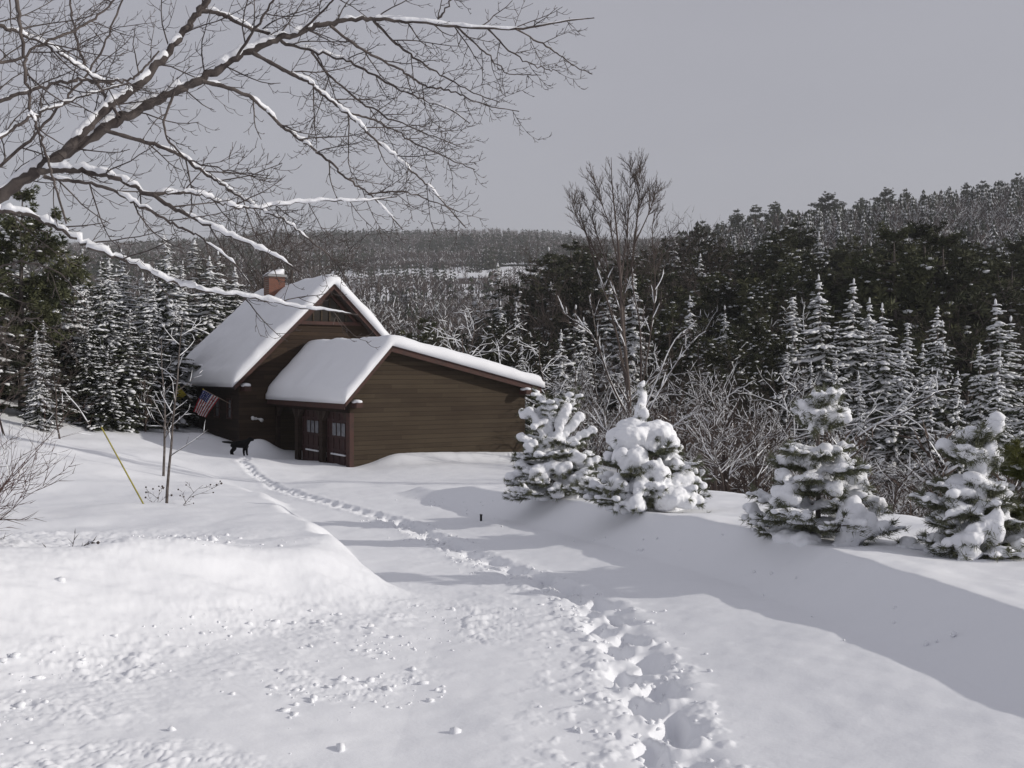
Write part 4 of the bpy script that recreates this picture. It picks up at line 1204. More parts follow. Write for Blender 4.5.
# the tall vase-shaped bare tree right of the garage
def build_vase():
    rng = random.Random(44)
    y = 30.0; u = 634; x = (u - 512) / F * y; z = gz(x, y)
    root = tag(thing('bare_tree', (x, y, z)), 'tall bare fan-crowned tree with snowy forks standing against the sky', 'tree')
    out = []
    pp = [[(634, 545), (632, 480), (630, 430), (628, 380), (622, 320), (620, 270), (616, 225), (612, 185), (611, 158)],
          [(633, 470), (640, 400), (640, 330), (632, 280), (634, 240), (640, 200), (646, 172)],
          [(630, 420), (612, 385), (600, 350), (592, 310), (588, 290)],
          [(629, 400), (618, 340), (604, 290), (592, 255), (582, 220), (574, 190)],
          [(600, 352), (588, 330), (570, 318), (560, 308)],
          [(636, 430), (655, 385), (675, 340), (700, 322)],
          [(634, 450), (650, 410), (672, 370), (690, 345), (704, 330)],
          [(628, 380), (624, 310), (628, 250), (622, 205), (600, 168)],
          [(636, 420), (648, 350), (655, 290), (652, 235), (656, 200)],
          [(633, 470), (615, 440), (600, 425), (586, 410)],
          [(634, 480), (660, 440), (690, 415), (715, 405)],
          [(622, 320), (606, 262), (592, 220), (583, 186)],
          [(620, 275), (610, 228), (598, 194), (592, 166)],
          [(621, 280), (628, 220), (630, 180), (629, 156)],
          [(634, 250), (638, 210), (640, 180), (638, 160)],
          [(634, 245), (648, 215), (653, 200), (656, 188)],
          [(618, 300), (594, 250), (576, 215), (571, 196)]]
    tb, cb, sb = Bag(), Bag(), Bag()
    o3 = np.array((x, y, z))
    P2 = dict(VASE); P2 = dict(levels=3, seg=[5, 4, 3], bend=.07, up=[.05, .07, .08], kids=[(4, 6), (3, 4)], lo=[.15, .1], ang=[(15, 34), (16, 38)], lr=[(.4, .6), (.4, .6)], rr=.55, rmin=.0065)
    for i, q in enumerate(pp):
        k = len(q); yy = y + np.cumsum([0] + [rng.uniform(-.15, .35) * (1 if i % 2 else -1) for _ in range(k - 1)])
        P = resample(np.array([at(a, c, d) for (a, c), d in zip(q, yy)]), 4) - o3
        if i == 0: P[0] = (0, 0, -.4)
        r0 = .105 if i == 0 else .045 if i < 4 else .026 if i > 10 else .034
        rad = r0 * (1 - .93 * np.linspace(0, 1, len(P)) ** .7)
        (tb if i == 0 else cb).tube(P, rad, 7)
        m = P[:, 2] + z < EYE + 3.6
        if m.sum() > 3:
            jj = np.nonzero(m)[0]; snow_on(sb, P[jj[0]:jj[-1]], rad[jj[0]:jj[-1]] * .8, rng, .7, .02, steep=.97)
        n = 21 if i in (0, 1, 3, 7, 8) or i > 10 else 9
        for j in range(n):
            f = .30 + .68 * (j + rng.random()) / n
            a = int(f * (len(P) - 2)); t = unit(P[a + 1] - P[a])
            ref = unit(np.cross(t, (0, 1, 0))); b2 = np.cross(t, ref); ph = rng.uniform(0, 6.28); an = R(rng.uniform(16, 44))
            nd = t * math.cos(an) + (ref * math.cos(ph) + b2 * math.sin(ph)) * math.sin(an)
            grow(rng, P[a], nd, rng.uniform(.5, 1.0) * (1.15 - .6 * f), max(rad[a] * .55, .011), 0, P2, out)
    for pts, rad, lev in out:
        cb.tube(pts, rad, 4 if lev == 0 else 3)
        if lev == 0 and pts[:, 2].max() + z < EYE + 3.2 and rng.random() < .5: snow_on(sb, pts, rad, rng, .9, .014)
    tb.obj('trunk', M['twig'], root, True); cb.obj('crown', M['twig'], root, True); sb.obj('snow_clumps', M['tree_snow'], root, True)


build_vase()

# ------------------------------------------------------------------ sapling, weeds, stake and shrubs on the left lawn
def twig_plant(name, u, v, y, P, h, rb, seed, label, cat, snow, wood, wide=1.0, lean=(0, 0, 1), berries=0):
    rng = random.Random(seed); x = (u - 512) / F * y; z = gz(x, y)
    root = tag(thing(name, (x, y, z)), label, cat)
    out = []
    grow(rng, (0, 0, -.15), lean, h, rb, 0, P, out)
    tb, cb, sb = Bag(), Bag(), Bag()
    for pts, rad, lev in out:
        pts = pts * (wide, wide, 1)
        (tb if lev == 0 else cb).tube(pts, rad, 6 if lev == 0 else 4)
        if snow and rng.random() < snow: snow_on(sb, pts, rad, rng, .8, .005, steep=.95)
        if berries and lev >= 2 and rng.random() < berries:
            cb.add(ico(1)[0] * rng.uniform(.012, .022) + pts[-1], ico(1)[1])
    tb.obj('trunk', wood, root, True)
    if cb.n: cb.obj('crown', wood, root, True)
    if sb.n: sb.obj('snow_clumps', M['tree_snow'], root, True)
    return root


SAP = dict(levels=3, seg=[9, 5, 3], bend=.035, up=[.02, .05, .05], kids=[13, (3, 5)], lo=[.25, .2], ang=[(35, 65), (25, 50)], lr=[(.12, .26), (.3, .5)], rr=.5, rmin=.004)
s = twig_plant('sapling', 166, 497, 17.0, SAP, 3.25, .026, 8, 'slender sapling with snow on its stem in the left lawn', 'sapling', .75, M['bark'])
s = twig_plant('sapling', 163, 440, 30.0, SAP, 4.2, .04, 18, 'snow-crusted young tree just left of the porch railing', 'sapling', .5, M['bark'])
WEED = dict(levels=3, seg=[5, 4, 3], bend=.10, up=[.0, .06, .05], kids=[5, (3, 4)], lo=[.15, .2], ang=[(30, 65), (25, 50)], lr=[(.5, .9), (.3, .5)], rr=.7, rmin=.004)
twig_plant('weed', 177, 498, 16.8, WEED, .55, .007, 31, 'dry weed with seed heads right of the slender sapling', 'weed', .15, M['twig'], 1.4, (.35, 0, 1), .6)
twig_plant('weed', 158, 494, 17.2, WEED, .35, .006, 32, 'small dry weed left of the slender sapling', 'weed', .1, M['twig'], 1.4, (-.2, 0, 1), .6)
twig_plant('weed', 34, 560, 8.2, WEED, .28, .006, 36, 'dead weed stalk poking from the left snow bank', 'weed', .1, M['twig'], 1.5, (.9, 0, .45), .1)
BUSH = dict(levels=4, seg=[2, 7, 5, 3], bend=.07, up=[0, .02, .05, .06], kids=[(15, 17), (7, 9), (3, 4)], lo=[.05, .15, .1], ang=[(15, 75), (20, 50), (20, 50)], lr=[(5.5, 8.5), (.3, .5), (.4, .6)], rr=.8, rmin=.0032)
twig_plant('shrub', -58, 515, 8.6, BUSH, .17, .012, 9, 'leafless reddish shrub spreading in from the left edge', 'shrub', .04, M['red_twig'], 1.0)
twig_plant('shrub', -25, 455, 15.0, BUSH, .25, .014, 10, 'leafless shrub at the left edge behind the reddish one', 'shrub', .1, M['red_twig'], 1.0)

st = tag(thing('snow_stake', at(137, 493, 16.6)), 'yellow leaning snow stake with dark tip in the left lawn', 'stake')
bse = at(137, 493, 16.6); tp = at(101, 427, 16.9) - bse
d = Bag(); d.tube([tp * -.25, tp], [.014, .012], 8); d.obj('shaft', M['yellow'], st, True)
d = Bag(); d.tube([tp * 1.0005, tp * 1.10, tp * 1.101], [.014, .012, .002], 8); d.obj('tip', M['black'], st, True)
p = at(481, 516, 17.5); p[2] = gz(p[0], p[1])
mk = tag(thing('marker_peg', p), 'tiny dark peg sticking out of the bank snow left of the young pines', 'peg')
d = Bag(); d.tube([(0, 0, -.1), (0, 0, .09), (.004, 0, .11), (.004, 0, .111)], [.02, .02, .028, .004], 8); d.obj('stem', M['black'], mk, True)
# thin leaning snowy stick at the wood edge
tag(thing('snowy_stick', at(84, 418, 26)), 'thin leaning stick coated with snow at the left wood edge', 'stick')
root = bpy.data.objects['snowy_stick']; d = Bag(); e = at(62, 388, 26) - at(84, 418, 26)
Pq = np.array([e * -.2, e * .3 + (.02, 0, .03), e * .7, e]); d.tube(Pq, [.016, .014, .012, .008], 6); d.obj('stem', M['bark'], root, True)
d = Bag(); snow_on(d, resample(Pq, 4), np.full(13, .012), random.Random(1), .8, .008, steep=.97); d.obj('snow', M['tree_snow'], root, True)

# ------------------------------------------------------------------ young pines bent under lumps of snow
def melt(bag_blobs, voxel, seed, name, parent):
    """many overlapping snow lumps fused into one soft surface"""
    b = Bag(); V0, F0 = ico(2)
    for (c, r) in bag_blobs:
        b.add(V0 * np.asarray(r) + np.asarray(c), F0)
    me = b.mesh(name, M['snow_lump'])
    o = link(name, me, None)
    rm = o.modifiers.new('re', 'REMESH'); rm.mode = 'VOXEL'; rm.voxel_size = voxel
    sm = o.modifiers.new('sm', 'SMOOTH'); sm.iterations = 7; sm.factor = .5
    bpy.context.view_layer.update()
    m2 = bpy.data.meshes.new_from_object(o.evaluated_get(bpy.context.evaluated_depsgraph_get()))
    o.modifiers.clear(); o.data = m2
    bpy.data.meshes.remove(me)
    m2.name = name
    n = len(m2.vertices); co = np.zeros(n * 3, np.float32); m2.vertices.foreach_get('co', co); no = np.zeros(n * 3, np.float32); m2.vertices.foreach_get('normal', no)
    co = co.reshape(-1, 3); no = no.reshape(-1, 3)
    dsp = .020 * fbm(co[:, 0] * 7 + seed, co[:, 1] * 7 + co[:, 2] * 6.3, 3, seed) + .004 * fbm(co[:, 2] * 22 + seed, co[:, 1] * 22 - co[:, 0] * 19, 2, seed + 4)
    co = co + no * dsp[:, None]
    m2.vertices.foreach_set('co', co.astype(np.float32).ravel())
    m2.materials.clear(); m2.materials.append(M['snow_lump'])
    m2.polygons.foreach_set('use_smooth', np.full(len(m2.polygons), True)); m2.update()
    o.parent = parent
    return o


def young_pine(u, v, y, hpx, rpx, seed, blobs, label, needle, whorls=6, cover=.7, taper=1.0, lumps=True, leader=True, fmax=1.0, fingers=(), dens=1.0):
    rng = random.Random(seed)
    x = (u - 512) / F * y; z = gz(x, y)
    root = tag(thing('young_pine', (x, y, z)), label, 'tree', 'young pines along the driveway bank')
    k = y / F; h = hpx * k; rm = rpx * k * .92
    tb, nb = Bag(), Bag(); snow = []
    tb.tube([(0, 0, -.3), (.01, 0, h * .5), (0, .01, h * .93)], [.035, .022, .008], 8)
    NV = []; NF = []; c = [0]

    def tuft(p, d, ln, n):
        for _ in range(max(3, int(n * dens))):
            e = unit(np.asarray(d) * .9 + np.array([rng.gauss(0, .62), rng.gauss(0, .62), rng.gauss(.05, .55)]))
            l = ln * rng.uniform(.7, 1.2); hh = unit(np.cross(e, (rng.gauss(0, 1), rng.gauss(0, 1), rng.gauss(0, 1)))) * .0042
            q = np.asarray(p) + np.array([rng.gauss(0, .012), rng.gauss(0, .012), rng.gauss(0, .012)])
            NV.extend([q - hh, q + hh, q + e * l]); NF.append((c[0], c[0] + 1, c[0] + 2)); c[0] += 3
    for w in range(whorls):
        f = .10 + .80 * w / (whorls - 1)
        L0 = rm * (1 - f) ** taper + .12
        if f > fmax: continue
        nbr = 8 if f < .6 else 6
        for i in range(nbr):
            a = 6.283 * (i + rng.uniform(-.25, .25)) / nbr + w * .9
            d = np.array([math.cos(a), math.sin(a), 0]); L = L0 * rng.choice((rng.uniform(.55, .85), rng.uniform(.85, 1.1), rng.uniform(1.0, 1.28)))
            sag = rng.uniform(.15, .62) if f < .7 else -rng.uniform(.3, .8)
            P = [np.array([0, 0, f * h])]
            for s_ in range(1, 7):
                q = s_ / 6
                P.append(np.array([d[0] * L * q, d[1] * L * q, f * h - sag * L * q + .42 * L * q ** 3]))
            P = np.array(P); tb.tube(P, np.linspace(.014, .005, 7), 5)
            for s_ in range(2, 7):
                t = unit(P[s_] - P[s_ - 1])
                tuft(P[s_], t, .085, 30 if s_ < 6 else 60)
                tuft((P[s_] + P[s_ - 1]) / 2, t, .08, 26)
                if s_ in (3, 4, 5):
                    for sg in (-1, 1):
                        sd = np.array([-d[1], d[0], 0]) * sg; e = unit(d * .8 + sd * .8 + (0, 0, .12)); l2 = L * rng.uniform(.2, .34)
                        tb.tube([P[s_], P[s_] + e * l2], [.006, .003], 4)
                        for q in (.35, .65, 1):
                            tuft(P[s_] + e * l2 * q, e, .08, 32)
                        if rng.random() < cover:
                            r_ = rng.uniform(.024, .046)
                            for q in (.1, .35, .6, .85, 1.0):
                                snow.append((P[s_] + e * l2 * q + (0, 0, r_ * .8), (r_ * rng.uniform(1.0, 1.4), r_ * rng.uniform(1.0, 1.4), r_ * .7)))
            if rng.random() < cover:
                for s_ in np.arange(1.0, rng.uniform(4.6, 6.1), .22):
                    i0 = min(int(s_), 5); p = P[i0] + (P[i0 + 1] - P[i0]) * (s_ - i0)
                    r_ = rng.uniform(.034, .056) * (.95 + .18 * math.sin(s_ * 1.3 + i * 2.1 + w)) * (1.1 if f < .6 else .75)
                    snow.append((p + (rng.gauss(0, .015), rng.gauss(0, .015), r_ * .75), (r_ * 1.35, r_ * 1.35, r_ * rng.uniform(.6, .85))))
    # leader and candles
    tuft((0, 0, h * .93), (0, 0, 1), .10, 80)
    if leader:
        for q in np.linspace(.80, 1.0, 9):
            snow.append(((rng.gauss(0, .01), rng.gauss(0, .01), h * q), ((1.04 - q) * .26 + .022,) * 2 + (.045,)))
        for i in range(5):
            a = i * 1.26; e = unit((math.cos(a) * .75, math.sin(a) * .75, 1)); p0 = np.array([0, 0, h * .78])
            tb.tube([p0, p0 + e * .22], [.008, .004], 5)
            for q in (.08, .15, .22): tuft(p0 + e * q, e, .08, 40)
            for q in (.06, .13, .20, .24): snow.append((p0 + e * q + (0, 0, .02), (.04, .04, .045)))
    for (du, dv, r_, ry, rz_, dep) in blobs:                    # lumps seen in the photograph: pixels from the foot
        cx = np.array([du * k, dep, -dv * k])
        a, b_, c_ = r_ * k, ry * k, rz_ * k
        n = max(4, int(r_ * rz_ / 40))
        snow.append((cx, (a * .74, b_ * .74, c_ * .74)))
        for _ in range(5):
            e = unit((rng.gauss(0, 1), rng.gauss(-.6, .6), rng.gauss(-.5, .6)))
            tuft(cx + e * (a * .8, b_ * .8, c_ * .8), unit(e + (0, 0, -.2)), .09, 26)
        for _ in range(n):
            e = unit((rng.gauss(0, 1), rng.gauss(0, 1), rng.gauss(.1, 1)))
            q = rng.uniform(.34, .6)
            snow.append((cx + e * (a * .62, b_ * .62, c_ * .62), (a * q, b_ * q, c_ * q)))
    for (ax, ay, bx, by, ra, rb, dep) in fingers:               # branches coated in snow
        A = np.array([ax * k, dep, -ay * k]); B = np.array([bx * k, dep * 1.5 + rng.uniform(-.08, .08), -by * k]); d = unit(B - A)
        m_ = int(np.linalg.norm(B - A) / .022) + 2
        tb.tube([A, (A + B) / 2, B], [.012, .009, .005], 5)
        for i in range(m_ + 1):
            q = i / m_; p = A + (B - A) * q + (0, 0, .03 * math.sin(q * 3))
            r_ = (ra + (rb - ra) * q) * k * (1 + .22 * math.sin(i * 1.1 + ax)) * (1 if i < m_ else .7)
            snow.append((p + (0, 0, r_ * .5), (r_, r_, r_ * .9)))
            if i % 2: tuft(p - (0, 0, r_ * .35), unit(d + (0, -.2, -.45)), .085, 16)
        tuft(B, d, .09, 40)
    # skirt of snow round the foot
    for _ in range(16):
        a = rng.uniform(0, 6.28); q = rng.uniform(.2, .75) * rm; r_ = rng.uniform(.06, .12)
        snow.append(((math.cos(a) * q, math.sin(a) * q, r_ * .15), (r_ * 1.5, r_ * 1.5, r_ * .8)))
    nb.add(np.array(NV), np.array(NF))
    tb.obj('trunk', M['bark'], root, True); nb.obj('crown', needle, root)
    melt(snow, .016, seed, 'snow', root)
    return root


young_pine(554, 503, 17.2, 92, 46, 61,
           [(-27, -82, 8, 8, 8, -.1), (11, -84, 8, 7, 8, -.1), (-14, -25, 14, 10, 12, -.5), (5, -30, 12, 10, 10, -.5), (20, -40, 13, 10, 7, -.4), (28, -18, 14, 10, 8, -.5), (2, -8, 12, 10, 9, -.55), (-5, -55, 15, 10, 6, -.2), (-24, -50, 8, 8, 9, -.3)],
           'bushy young pine buried in snow lumps, nearest the garage corner', M['young_pine'], 7, .97, .62, leader=False,
           fingers=[(-4, -45, -26, -84, 4, 5, -.1), (-4, -50, -10, -98, 4, 3.5, -.05), (0, -50, 12, -86, 4, 5.5, -.12), (2, -48, 28, -78, 4, 5, 0), (4, -42, 40, -64, 4, 4, 0), (-6, -40, -36, -58, 4.5, 4.5, -.15), (-10, -72, -22, -66, 4, 4, -.2),
                    (-10, -25, -46, -18, 5, 4, -.2), (-8, -15, -40, -4, 5, 4, -.3), (10, -25, 44, -34, 5, 4, -.1), (10, -12, 42, -10, 5, 4, -.3)])
young_pine(644, 516, 14.3, 100, 56, 62,
           [(-6, -72, 30, 26, 17, -.15), (17, -70, 18, 22, 18, -.15), (-25, -66, 14, 18, 12, -.1), (-8, -50, 12, 12, 18, -.42), (-24, -52, 9, 10, 14, -.36), (10, -38, 12, 12, 16, -.5), (-30, -28, 11, 10, 12, -.5), (-5, -26, 9, 9, 14, -.55), (-14, -10, 16, 12, 9, -.6), (22, -16, 24, 16, 15, -.55), (36, -30, 15, 10, 9, -.3), (-2, -104, 6, 6, 22, 0), (-3, -94, 9, 9, 12, 0), (28, -46, 10, 9, 8, -.3), (-2, -88, 5, 5, 8, 0), (-2, -122, 4.5, 4.5, 7, 0)],
           'young pine with one huge rounded snow cap and a thin snowy leader above it', M['young_pine'], 6, .92, .72, leader=False, fmax=.62,
           fingers=[(-15, -34, -44, -8, 5, 4, -.25), (-12, -26, -32, -3, 5, 4, -.4), (18, -52, 52, -34, 4.5, 3.5, -.1), (20, -44, 56, -22, 4.5, 3.5, -.2), (20, -62, 32, -60, 4, 3, -.1), (20, -26, 50, -8, 5, 4, -.35), (-6, -30, -16, -6, 5, 4.5, -.5)])
young_pine(818, 545, 10.6, 140, 64, 63,
           [(0, -138, 6, 6, 11, -.05), (-18, -125, 10, 8, 6, -.12), (16, -120, 13, 8, 6, -.12), (0, -116, 10, 9, 15, -.12), (-9, -112, 6, 6, 8, -.14), (-8, -82, 10, 9, 12, -.1), (4, -88, 9, 9, 10, -.12), (24, -75, 13, 10, 10, -.1), (-34, -76, 11, 9, 8, 0), (-38, -45, 15, 12, 13, -.25), (34, -62, 12, 9, 9, -.15), (44, -40, 16, 9, 7, -.15), (60, -32, 12, 7, 4, -.1), (22, -22, 17, 14, 24, -.5), (14, -6, 22, 16, 10, -.55), (-22, -28, 6, 6, 10, -.4), (8, -52, 12, 8, 9, -.3), (-46, -30, 9, 8, 8, -.2)],
           'tall-tipped young pine with snowy forked top and a white mound at its foot', M['young_pine'], 7, .97, .95, dens=.62,
           fingers=[(-2, -108, -24, -132, 5, 5.5, -.08), (1, -108, 1, -137, 6, 4.5, -.06), (3, -108, 26, -124, 5.5, 6, -.08), (2, -112, 13, -134, 4.5, 4, -.1), (30, -42, 64, -32, 5, 4, -.12), (20, -66, 46, -52, 5, 4.5, -.15), (-12, -60, -50, -34, 5, 5, -.2), (-8, -84, -40, -72, 4, 4, 0)])
young_pine(974, 556, 9.6, 118, 56, 64,
           [(-4, -112, 7, 7, 11, -.06), (-10, -100, 8, 7, 10, -.12), (6, -98, 9, 7, 7, -.12), (18, -90, 6, 6, 8, -.1), (-14, -62, 15, 10, 8, -.15), (-26, -50, 14, 8, 6, -.2), (-2, -55, 9, 9, 14, -.2), (-2, -30, 13, 12, 22, -.4), (-20, -22, 17, 14, 14, -.42), (-24, -7, 18, 14, 10, -.45), (24, -12, 11, 10, 16, -.4), (14, -40, 9, 8, 9, -.3), (-2, -72, 7, 7, 8, -.05), (-44, -10, 10, 8, 5, -.3)],
           'young pine leaning under snow lumps beside the yellowish pine at right', M['young_pine'], 6, .97, .95, dens=.62, leader=False,
           fingers=[(0, -78, -14, -116, 5, 4.5, -.05), (0, -80, -3, -122, 5, 4.5, -.03), (2, -78, 12, -108, 5, 6, -.1), (4, -70, 22, -92, 4, 5, -.05), (-6, -60, -36, -58, 4.5, 4, -.15), (-8, -45, -46, -36, 4.5, 3.5, -.2), (8, -45, 30, -58, 4.5, 4, -.1), (10, -35, 36, -26, 5, 4, -.2), (-10, -25, -48, -12, 4.5, 3.5, -.3)])
young_pine(1034, 556, 9.8, 92, 66, 65, [(-6, -70, 9, 8, 6, -.1), (-24, -30, 9, 8, 5, -.2)],
           'yellowish green young pine cut by the right edge with little snow', M['gold_pine'], 6, .3, .75, leader=False)

# ------------------------------------------------------------------ distant farm
def barn(u, v, y, w, l, h, rz, label):
    p = at(u, v, y); x = p[0]; z = gz(x, y)
    r = tag(thing('farm_building', (x, y, z), rz), label, 'building', 'far farm buildings')
    d = Bag(); d.prism([(-w / 2, -6), (w / 2, -6), (w / 2, h), (0, h + w * .32), (-w / 2, h)], -l / 2, l / 2); d.obj('wall', M['barn'], r)
    d = Bag(); e = .5
    for sg in (-1, 1):
        V = [(sg * (w / 2 + e), -l / 2 - e, h - e * .64 + .05), (0, -l / 2 - e, h + w * .32 + .05), (0, l / 2 + e, h + w * .32 + .05), (sg * (w / 2 + e), l / 2 + e, h - e * .64 + .05)]
        V += [(a, c, q + .5) for a, c, q in V]
        d.add(V, [(0, 1, 2, 3), (4, 7, 6, 5), (0, 4, 5, 1), (1, 5, 6, 2), (2, 6, 7, 3), (3, 7, 4, 0)])
    d.obj('roof', M['tree_snow'], r)


barn(474, 270, 520, 7, 14, 2.6, R(80), 'far farm building with snowy roof, longest of the two in the gap')
barn(492, 266, 540, 7, 8, 3.2, R(20), 'far farm building with snowy roof, smaller one on the right')


def field_patch():
    o = []
    for (x0, x1, y0, y1) in ():
        pass


# ------------------------------------------------------------------ woods that read as one mass
def replicate(bag, tmpl, pos, sc, rot):
    V, T, mi = tmpl
    c = np.cos(rot); s = np.sin(rot)
    N = len(pos)
    X = (V[None, :, 0] * c[:, None] - V[None, :, 1] * s[:, None]) * sc[:, 0:1] + pos[:, 0:1]
    Y = (V[None, :, 0] * s[:, None] + V[None, :, 1] * c[:, None]) * sc[:, 0:1] + pos[:, 1:2]
    Z = V[None, :, 2] * sc[:, 1:2] + pos[:, 2:3]
    VV = np.stack([X, Y, Z], -1).reshape(-1, 3)
    FF = (T[None] + (np.arange(N) * len(V))[:, None, None]).reshape(-1, 3)
    bag.add(VV, FF, np.tile(mi, N))


def t_bare(seed, n, snowf, w=.045, spread=.28):
    """leafless tree of unit height seen from far: a trunk and a fan of fine branches"""
    rng = random.Random(seed); V = []; T = []; mi = []

    def sliver(a, b, w_, m):
        d = unit(np.subtract(b, a)); h = unit(np.cross(d, (rng.gauss(0, 1), rng.gauss(0, 1), rng.gauss(0, .3)))) * w_
        i = len(V); V.extend([np.array(a) - h, np.array(a) + h, np.array(b)]); T.append((i, i + 1, i + 2)); mi.append(m)
    for k in range(3): sliver((rng.gauss(0, .004), rng.gauss(0, .004), 0), (rng.gauss(0, .03), rng.gauss(0, .03), .9), .016, 0)
    for k in range(n):
        f = rng.uniform(.2, .85); a = rng.uniform(0, 6.28); L = rng.uniform(.15, .42) * (1.15 - f * .5)
        e = np.array([math.cos(a) * spread * 2, math.sin(a) * spread * 2, rng.uniform(.3, 1.0)]); e = unit(e) * L
        p = np.array([0, 0, f * .8]); sliver(p, p + e, w * .16, 1 if rng.random() < snowf else 0)
        for q in range(2):
            p2 = p + e * rng.uniform(.4, .9); e2 = unit(e / L + np.array([rng.gauss(0, .5), rng.gauss(0, .5), rng.gauss(.2, .3)])) * L * .55
            sliver(p2, p2 + e2, w * .13, 1 if rng.random() < snowf else 0)
    return np.array(V), np.array(T), np.array(mi)


def t_con(seed, layers, per, snowf, rmax=.24, mc=2):
    rng = random.Random(seed); V = []; T = []; mi = []
    for l in range(layers):
        f = .1 + .88 * l / layers
        r = rmax * (1 - f) ** .85 + .012
        for k in range(per):
            a = 6.283 * (k + rng.random() * .8) / per + l; rr = r * rng.uniform(.65, 1.2)
            d = np.array([math.cos(a), math.sin(a), 0]); s = np.array([-d[1], d[0], 0]) * rr * .42
            top = np.array([0, 0, f + .07]); tip = d * rr + (0, 0, f - .05 * rng.uniform(.5, 1.5)); m = d * rr * .55 + (0, 0, f + .005)
            i = len(V); V.extend([top, m + s, tip, m - s]); T.extend([(i, i + 1, i + 2), (i, i + 2, i + 3)]); mi.extend([mc, mc])
            if rng.random() < snowf:
                i = len(V); o = np.array([0, 0, .012]); V.extend([m * .75 + top * .25 + s * .6 + o, tip * .95 + o, m * .75 + top * .25 - s * .6 + o, m + (0, 0, .03)])
                T.extend([(i, i + 1, i + 3), (i + 1, i + 2, i + 3), (i, i + 3, i + 2)]); mi.extend([1, 1, 1])
    return np.array(V), np.array(T), np.array(mi)


def scatter(name, label, n, ylo, yhi, ulo, uhi, picks, seed, mats, hr, keep=None, cat='woods'):
    r = np.random.default_rng(seed)
    y = np.sqrt(r.uniform(ylo ** 2, yhi ** 2, n)); u = r.uniform(ulo, uhi, n)
    x = (u - 512) / F * y
    if keep is not None:
        m = keep(x, y, u, r); x, y, u = x[m], y[m], u[m]
    z = ground(x, y, False)
    n = len(x); b = Bag()
    clump = fbm(x / 60, y / 60, 3, seed) * .5 + .5 + r.normal(0, .18, n)
    which = picks(clump, x, y, u, r)
    for k, tm in enumerate(TMPL):
        m = which == k
        if not m.any(): continue
        hh = r.uniform(*hr, m.sum()); hh = np.where((u[m] > 320) & (u[m] < 550) & (y[m] > 400) & (y[m] < 600), hh * .62, hh); ww = hh * r.uniform(.8, 1.25, m.sum())
        replicate(b, tm, np.stack([x[m], y[m], z[m] - .3], -1), np.stack([ww, hh], -1), r.uniform(0, 6.28, m.sum()))
    o = b.obj(name, mats)
    return tag(o, label, cat, None, 'stuff')


TMPL = [t_bare(1, 30, .08), t_bare(2, 30, .08), t_con(3, 9, 7, .10), t_con(4, 9, 7, .55), t_bare(5, 40, .20, .06), t_bare(6, 12, .10, .10), t_con(7, 5, 5, .06), t_con(8, 16, 8, .6, .2), t_bare(9, 34, .22, .075), t_con(10, 11, 8, .55, .22)]
MATS = [M['far_bare'], M['tree_snow'], M['far_pine']]


def farm_gap(x, y):
    """the open snowy fields on the far side of the valley"""
    u = 512 + F * x / y
    return ((u > 438) & (u < 502) & (y > 545) & (y < 572 + .25 * (u - 438))) | ((u > 495) & (u < 545) & (y > 560) & (y < 660)) | ((u > 372) & (u < 418) & (y > 575) & (y < 605))


scatter('far_woods', 'grey brown wooded hills across the valley', 21000, 330, 1270, -460, 820,
        lambda c, x, y, u, r: np.where(c > .66, 6, 5), 1, MATS, (11, 17),
        keep=lambda x, y, u, r: ~farm_gap(x, y))
scatter('valley_woods', 'mixed bare and snowy woods on the valley floor', 3600, 95, 340, -420, 640,
        lambda c, x, y, u, r: np.where(c > .95, 3, np.where(c > .8, 2, np.where(c > .4, 0, 4))), 2, MATS, (7, 12))
scatter('hillside_woods', 'frosted woods covering the right hillside', 4300, 132, 400, 600, 1180,
        lambda c, x, y, u, r: np.where((c > .60) & (y < 200), 2, np.where((r.random(len(x)) < .30 + .45 * (y > 345)), np.where((r.random(len(x)) < .6) & (y < 370), 3, 2), np.where(r.random(len(x)) < .26, 9, np.where(c > .25, 8, 0)))), 3, MATS, (5, 13))


def field_mask(x, y, u, r):
    d, _ = sdist(x, y, DROP)
    return (d > 2.0) & ~((u > 775) & (y < 60) & (r.random(len(x)) < .8))


scatter('undergrowth', 'tangled snowy undergrowth on the slope beyond the field', 3300, 17, 100, 380, 1180,
        lambda c, x, y, u, r: np.where((r.random(len(x)) < .2) & (y > 45), 7, np.where(r.random(len(x)) < .45, 0, 4)), 4, [M['brush'], M['tree_snow'], M['spruce']], (1.5, 4.2), keep=field_mask, cat='undergrowth')
scatter('left_undergrowth', 'tangled undergrowth beneath the spruces at left', 900, 46, 95, -160, 330,
        lambda c, x, y, u, r: np.where(r.random(len(x)) < .2, 7, np.where(r.random(len(x)) < .6, 0, 4)), 5, [M['brush'], M['tree_snow'], M['spruce']], (1.5, 5.0),
        keep=lambda x, y, u, r: ((x + 13) * .851 + (y - 50) * .525 < -4.5) | (y > 72), cat='undergrowth')

# ------------------------------------------------------------------ light, sky, air, camera
SUN_DIR = unit((1.0, -.16, 0)) * math.cos(R(22)) + np.array([0, 0, math.sin(R(22))])
sl = bpy.data.lights.new('sun', 'SUN'); sl.energy = 2.85; sl.angle = R(0.6); sl.color = (1.0, .955, .89)
so = link('sun', sl); so.rotation_euler = Vector(SUN_DIR).to_track_quat('Z', 'Y').to_euler()

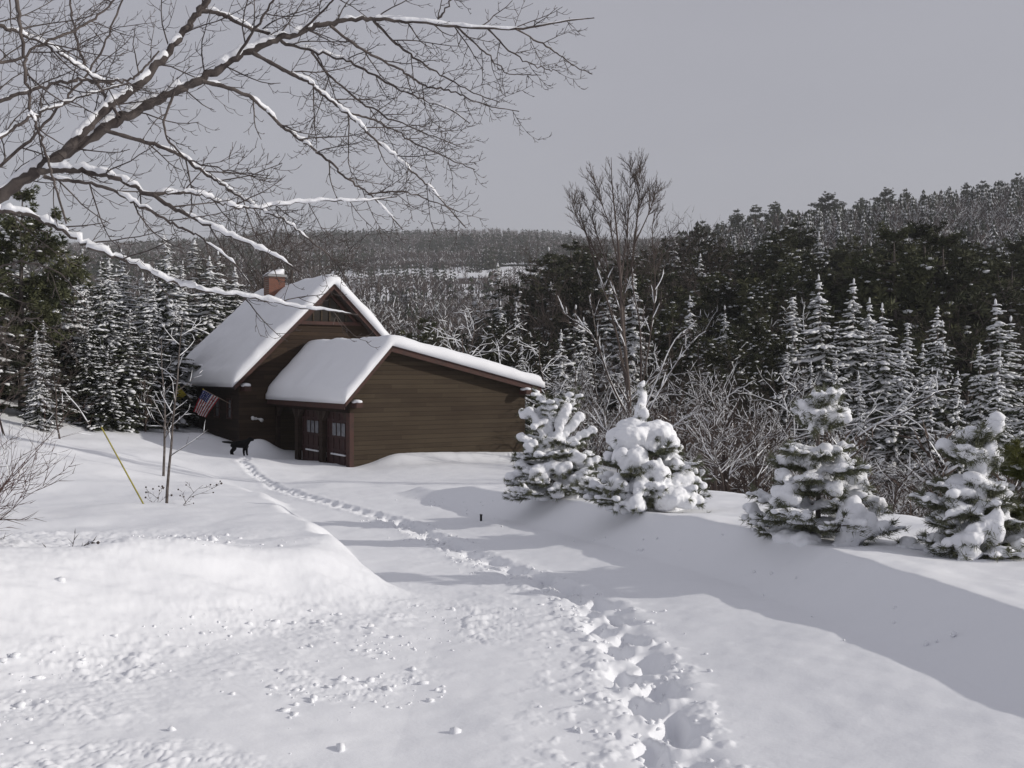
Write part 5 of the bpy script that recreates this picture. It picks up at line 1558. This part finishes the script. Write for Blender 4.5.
w = bpy.data.worlds.new('World'); scene.world = w; w.use_nodes = True
nt = w.node_tree; bg = nt.nodes['Background']
sky = nt.nodes.new('ShaderNodeTexSky'); sky.sky_type = 'NISHITA'; sky.sun_disc = False
sky.sun_elevation = R(22); sky.sun_rotation = math.atan2(SUN_DIR[0], SUN_DIR[1])
sky.air_density = 1.0; sky.dust_density = 2.5; sky.ozone_density = 1.0; sky.altitude = 300
mx = nt.nodes.new('ShaderNodeMix'); mx.data_type = 'RGBA'
mx.inputs['Factor'].default_value = .86                       # thin high overcast over the blue
mx.inputs['B'].default_value = (4.75, 4.70, 5.12, 1)
tcw = nt.nodes.new('ShaderNodeTexCoord'); mpw = nt.nodes.new('ShaderNodeMapping'); mpw.inputs['Scale'].default_value = (1.0, 1.0, 3.2)
nzw = nt.nodes.new('ShaderNodeTexNoise'); nzw.inputs['Scale'].default_value = 1.7; nzw.inputs['Detail'].default_value = 4; nzw.inputs['Roughness'].default_value = .45
rpw = nt.nodes.new('ShaderNodeValToRGB'); rpw.color_ramp.elements[0].position = .3; rpw.color_ramp.elements[1].position = .7
rpw.color_ramp.elements[0].color = (.420, .413, .456, 1); rpw.color_ramp.elements[1].color = (.464, .458, .500, 1)   # uneven veil of cloud
sclw = nt.nodes.new('ShaderNodeVectorMath'); sclw.operation = 'SCALE'; sclw.inputs['Scale'].default_value = 10
nt.links.new(tcw.outputs['Generated'], mpw.inputs['Vector']); nt.links.new(mpw.outputs[0], nzw.inputs['Vector']); nt.links.new(nzw.outputs['Fac'], rpw.inputs['Fac'])
nt.links.new(rpw.outputs['Color'], sclw.inputs[0]); nt.links.new(sclw.outputs[0], mx.inputs['B'])
nt.links.new(sky.outputs['Color'], mx.inputs['A']); nt.links.new(mx.outputs['Result'], bg.inputs['Color'])
bg.inputs['Strength'].default_value = 0.1

hb = Bag(); hb.box((-1500, -40, -25), (1500, 2100, 260))
hz = hb.obj('haze', []); tag(hz, kind='stuff')
hm = bpy.data.materials.new('thin_air'); hm.use_nodes = True
hn = hm.node_tree; hn.nodes.remove(hn.nodes['Principled BSDF'])
pv = hn.nodes.new('ShaderNodeVolumePrincipled'); pv.inputs['Color'].default_value = (.88, .90, .95, 1); pv.inputs['Density'].default_value = .00028
hn.links.new(pv.outputs[0], hn.nodes['Material Output'].inputs['Volume'])
hz.data.materials.append(hm)

cam = bpy.data.cameras.new('camera'); cam.sensor_width = 36; cam.lens = 36; cam.clip_end = 8000; cam.clip_start = .05
co = link('camera', cam); co.location = (0, 0, EYE); co.rotation_euler = (R(90) - PITCH, 0, 0)
scene.camera = co
vs = scene.view_settings
vs.view_transform = 'Standard'; vs.look = 'None'; vs.exposure = 0; vs.gamma = 1; vs.use_curve_mapping = False
scene.cycles.max_bounces = 6; scene.cycles.diffuse_bounces = 3
scene.cycles.use_denoising = True
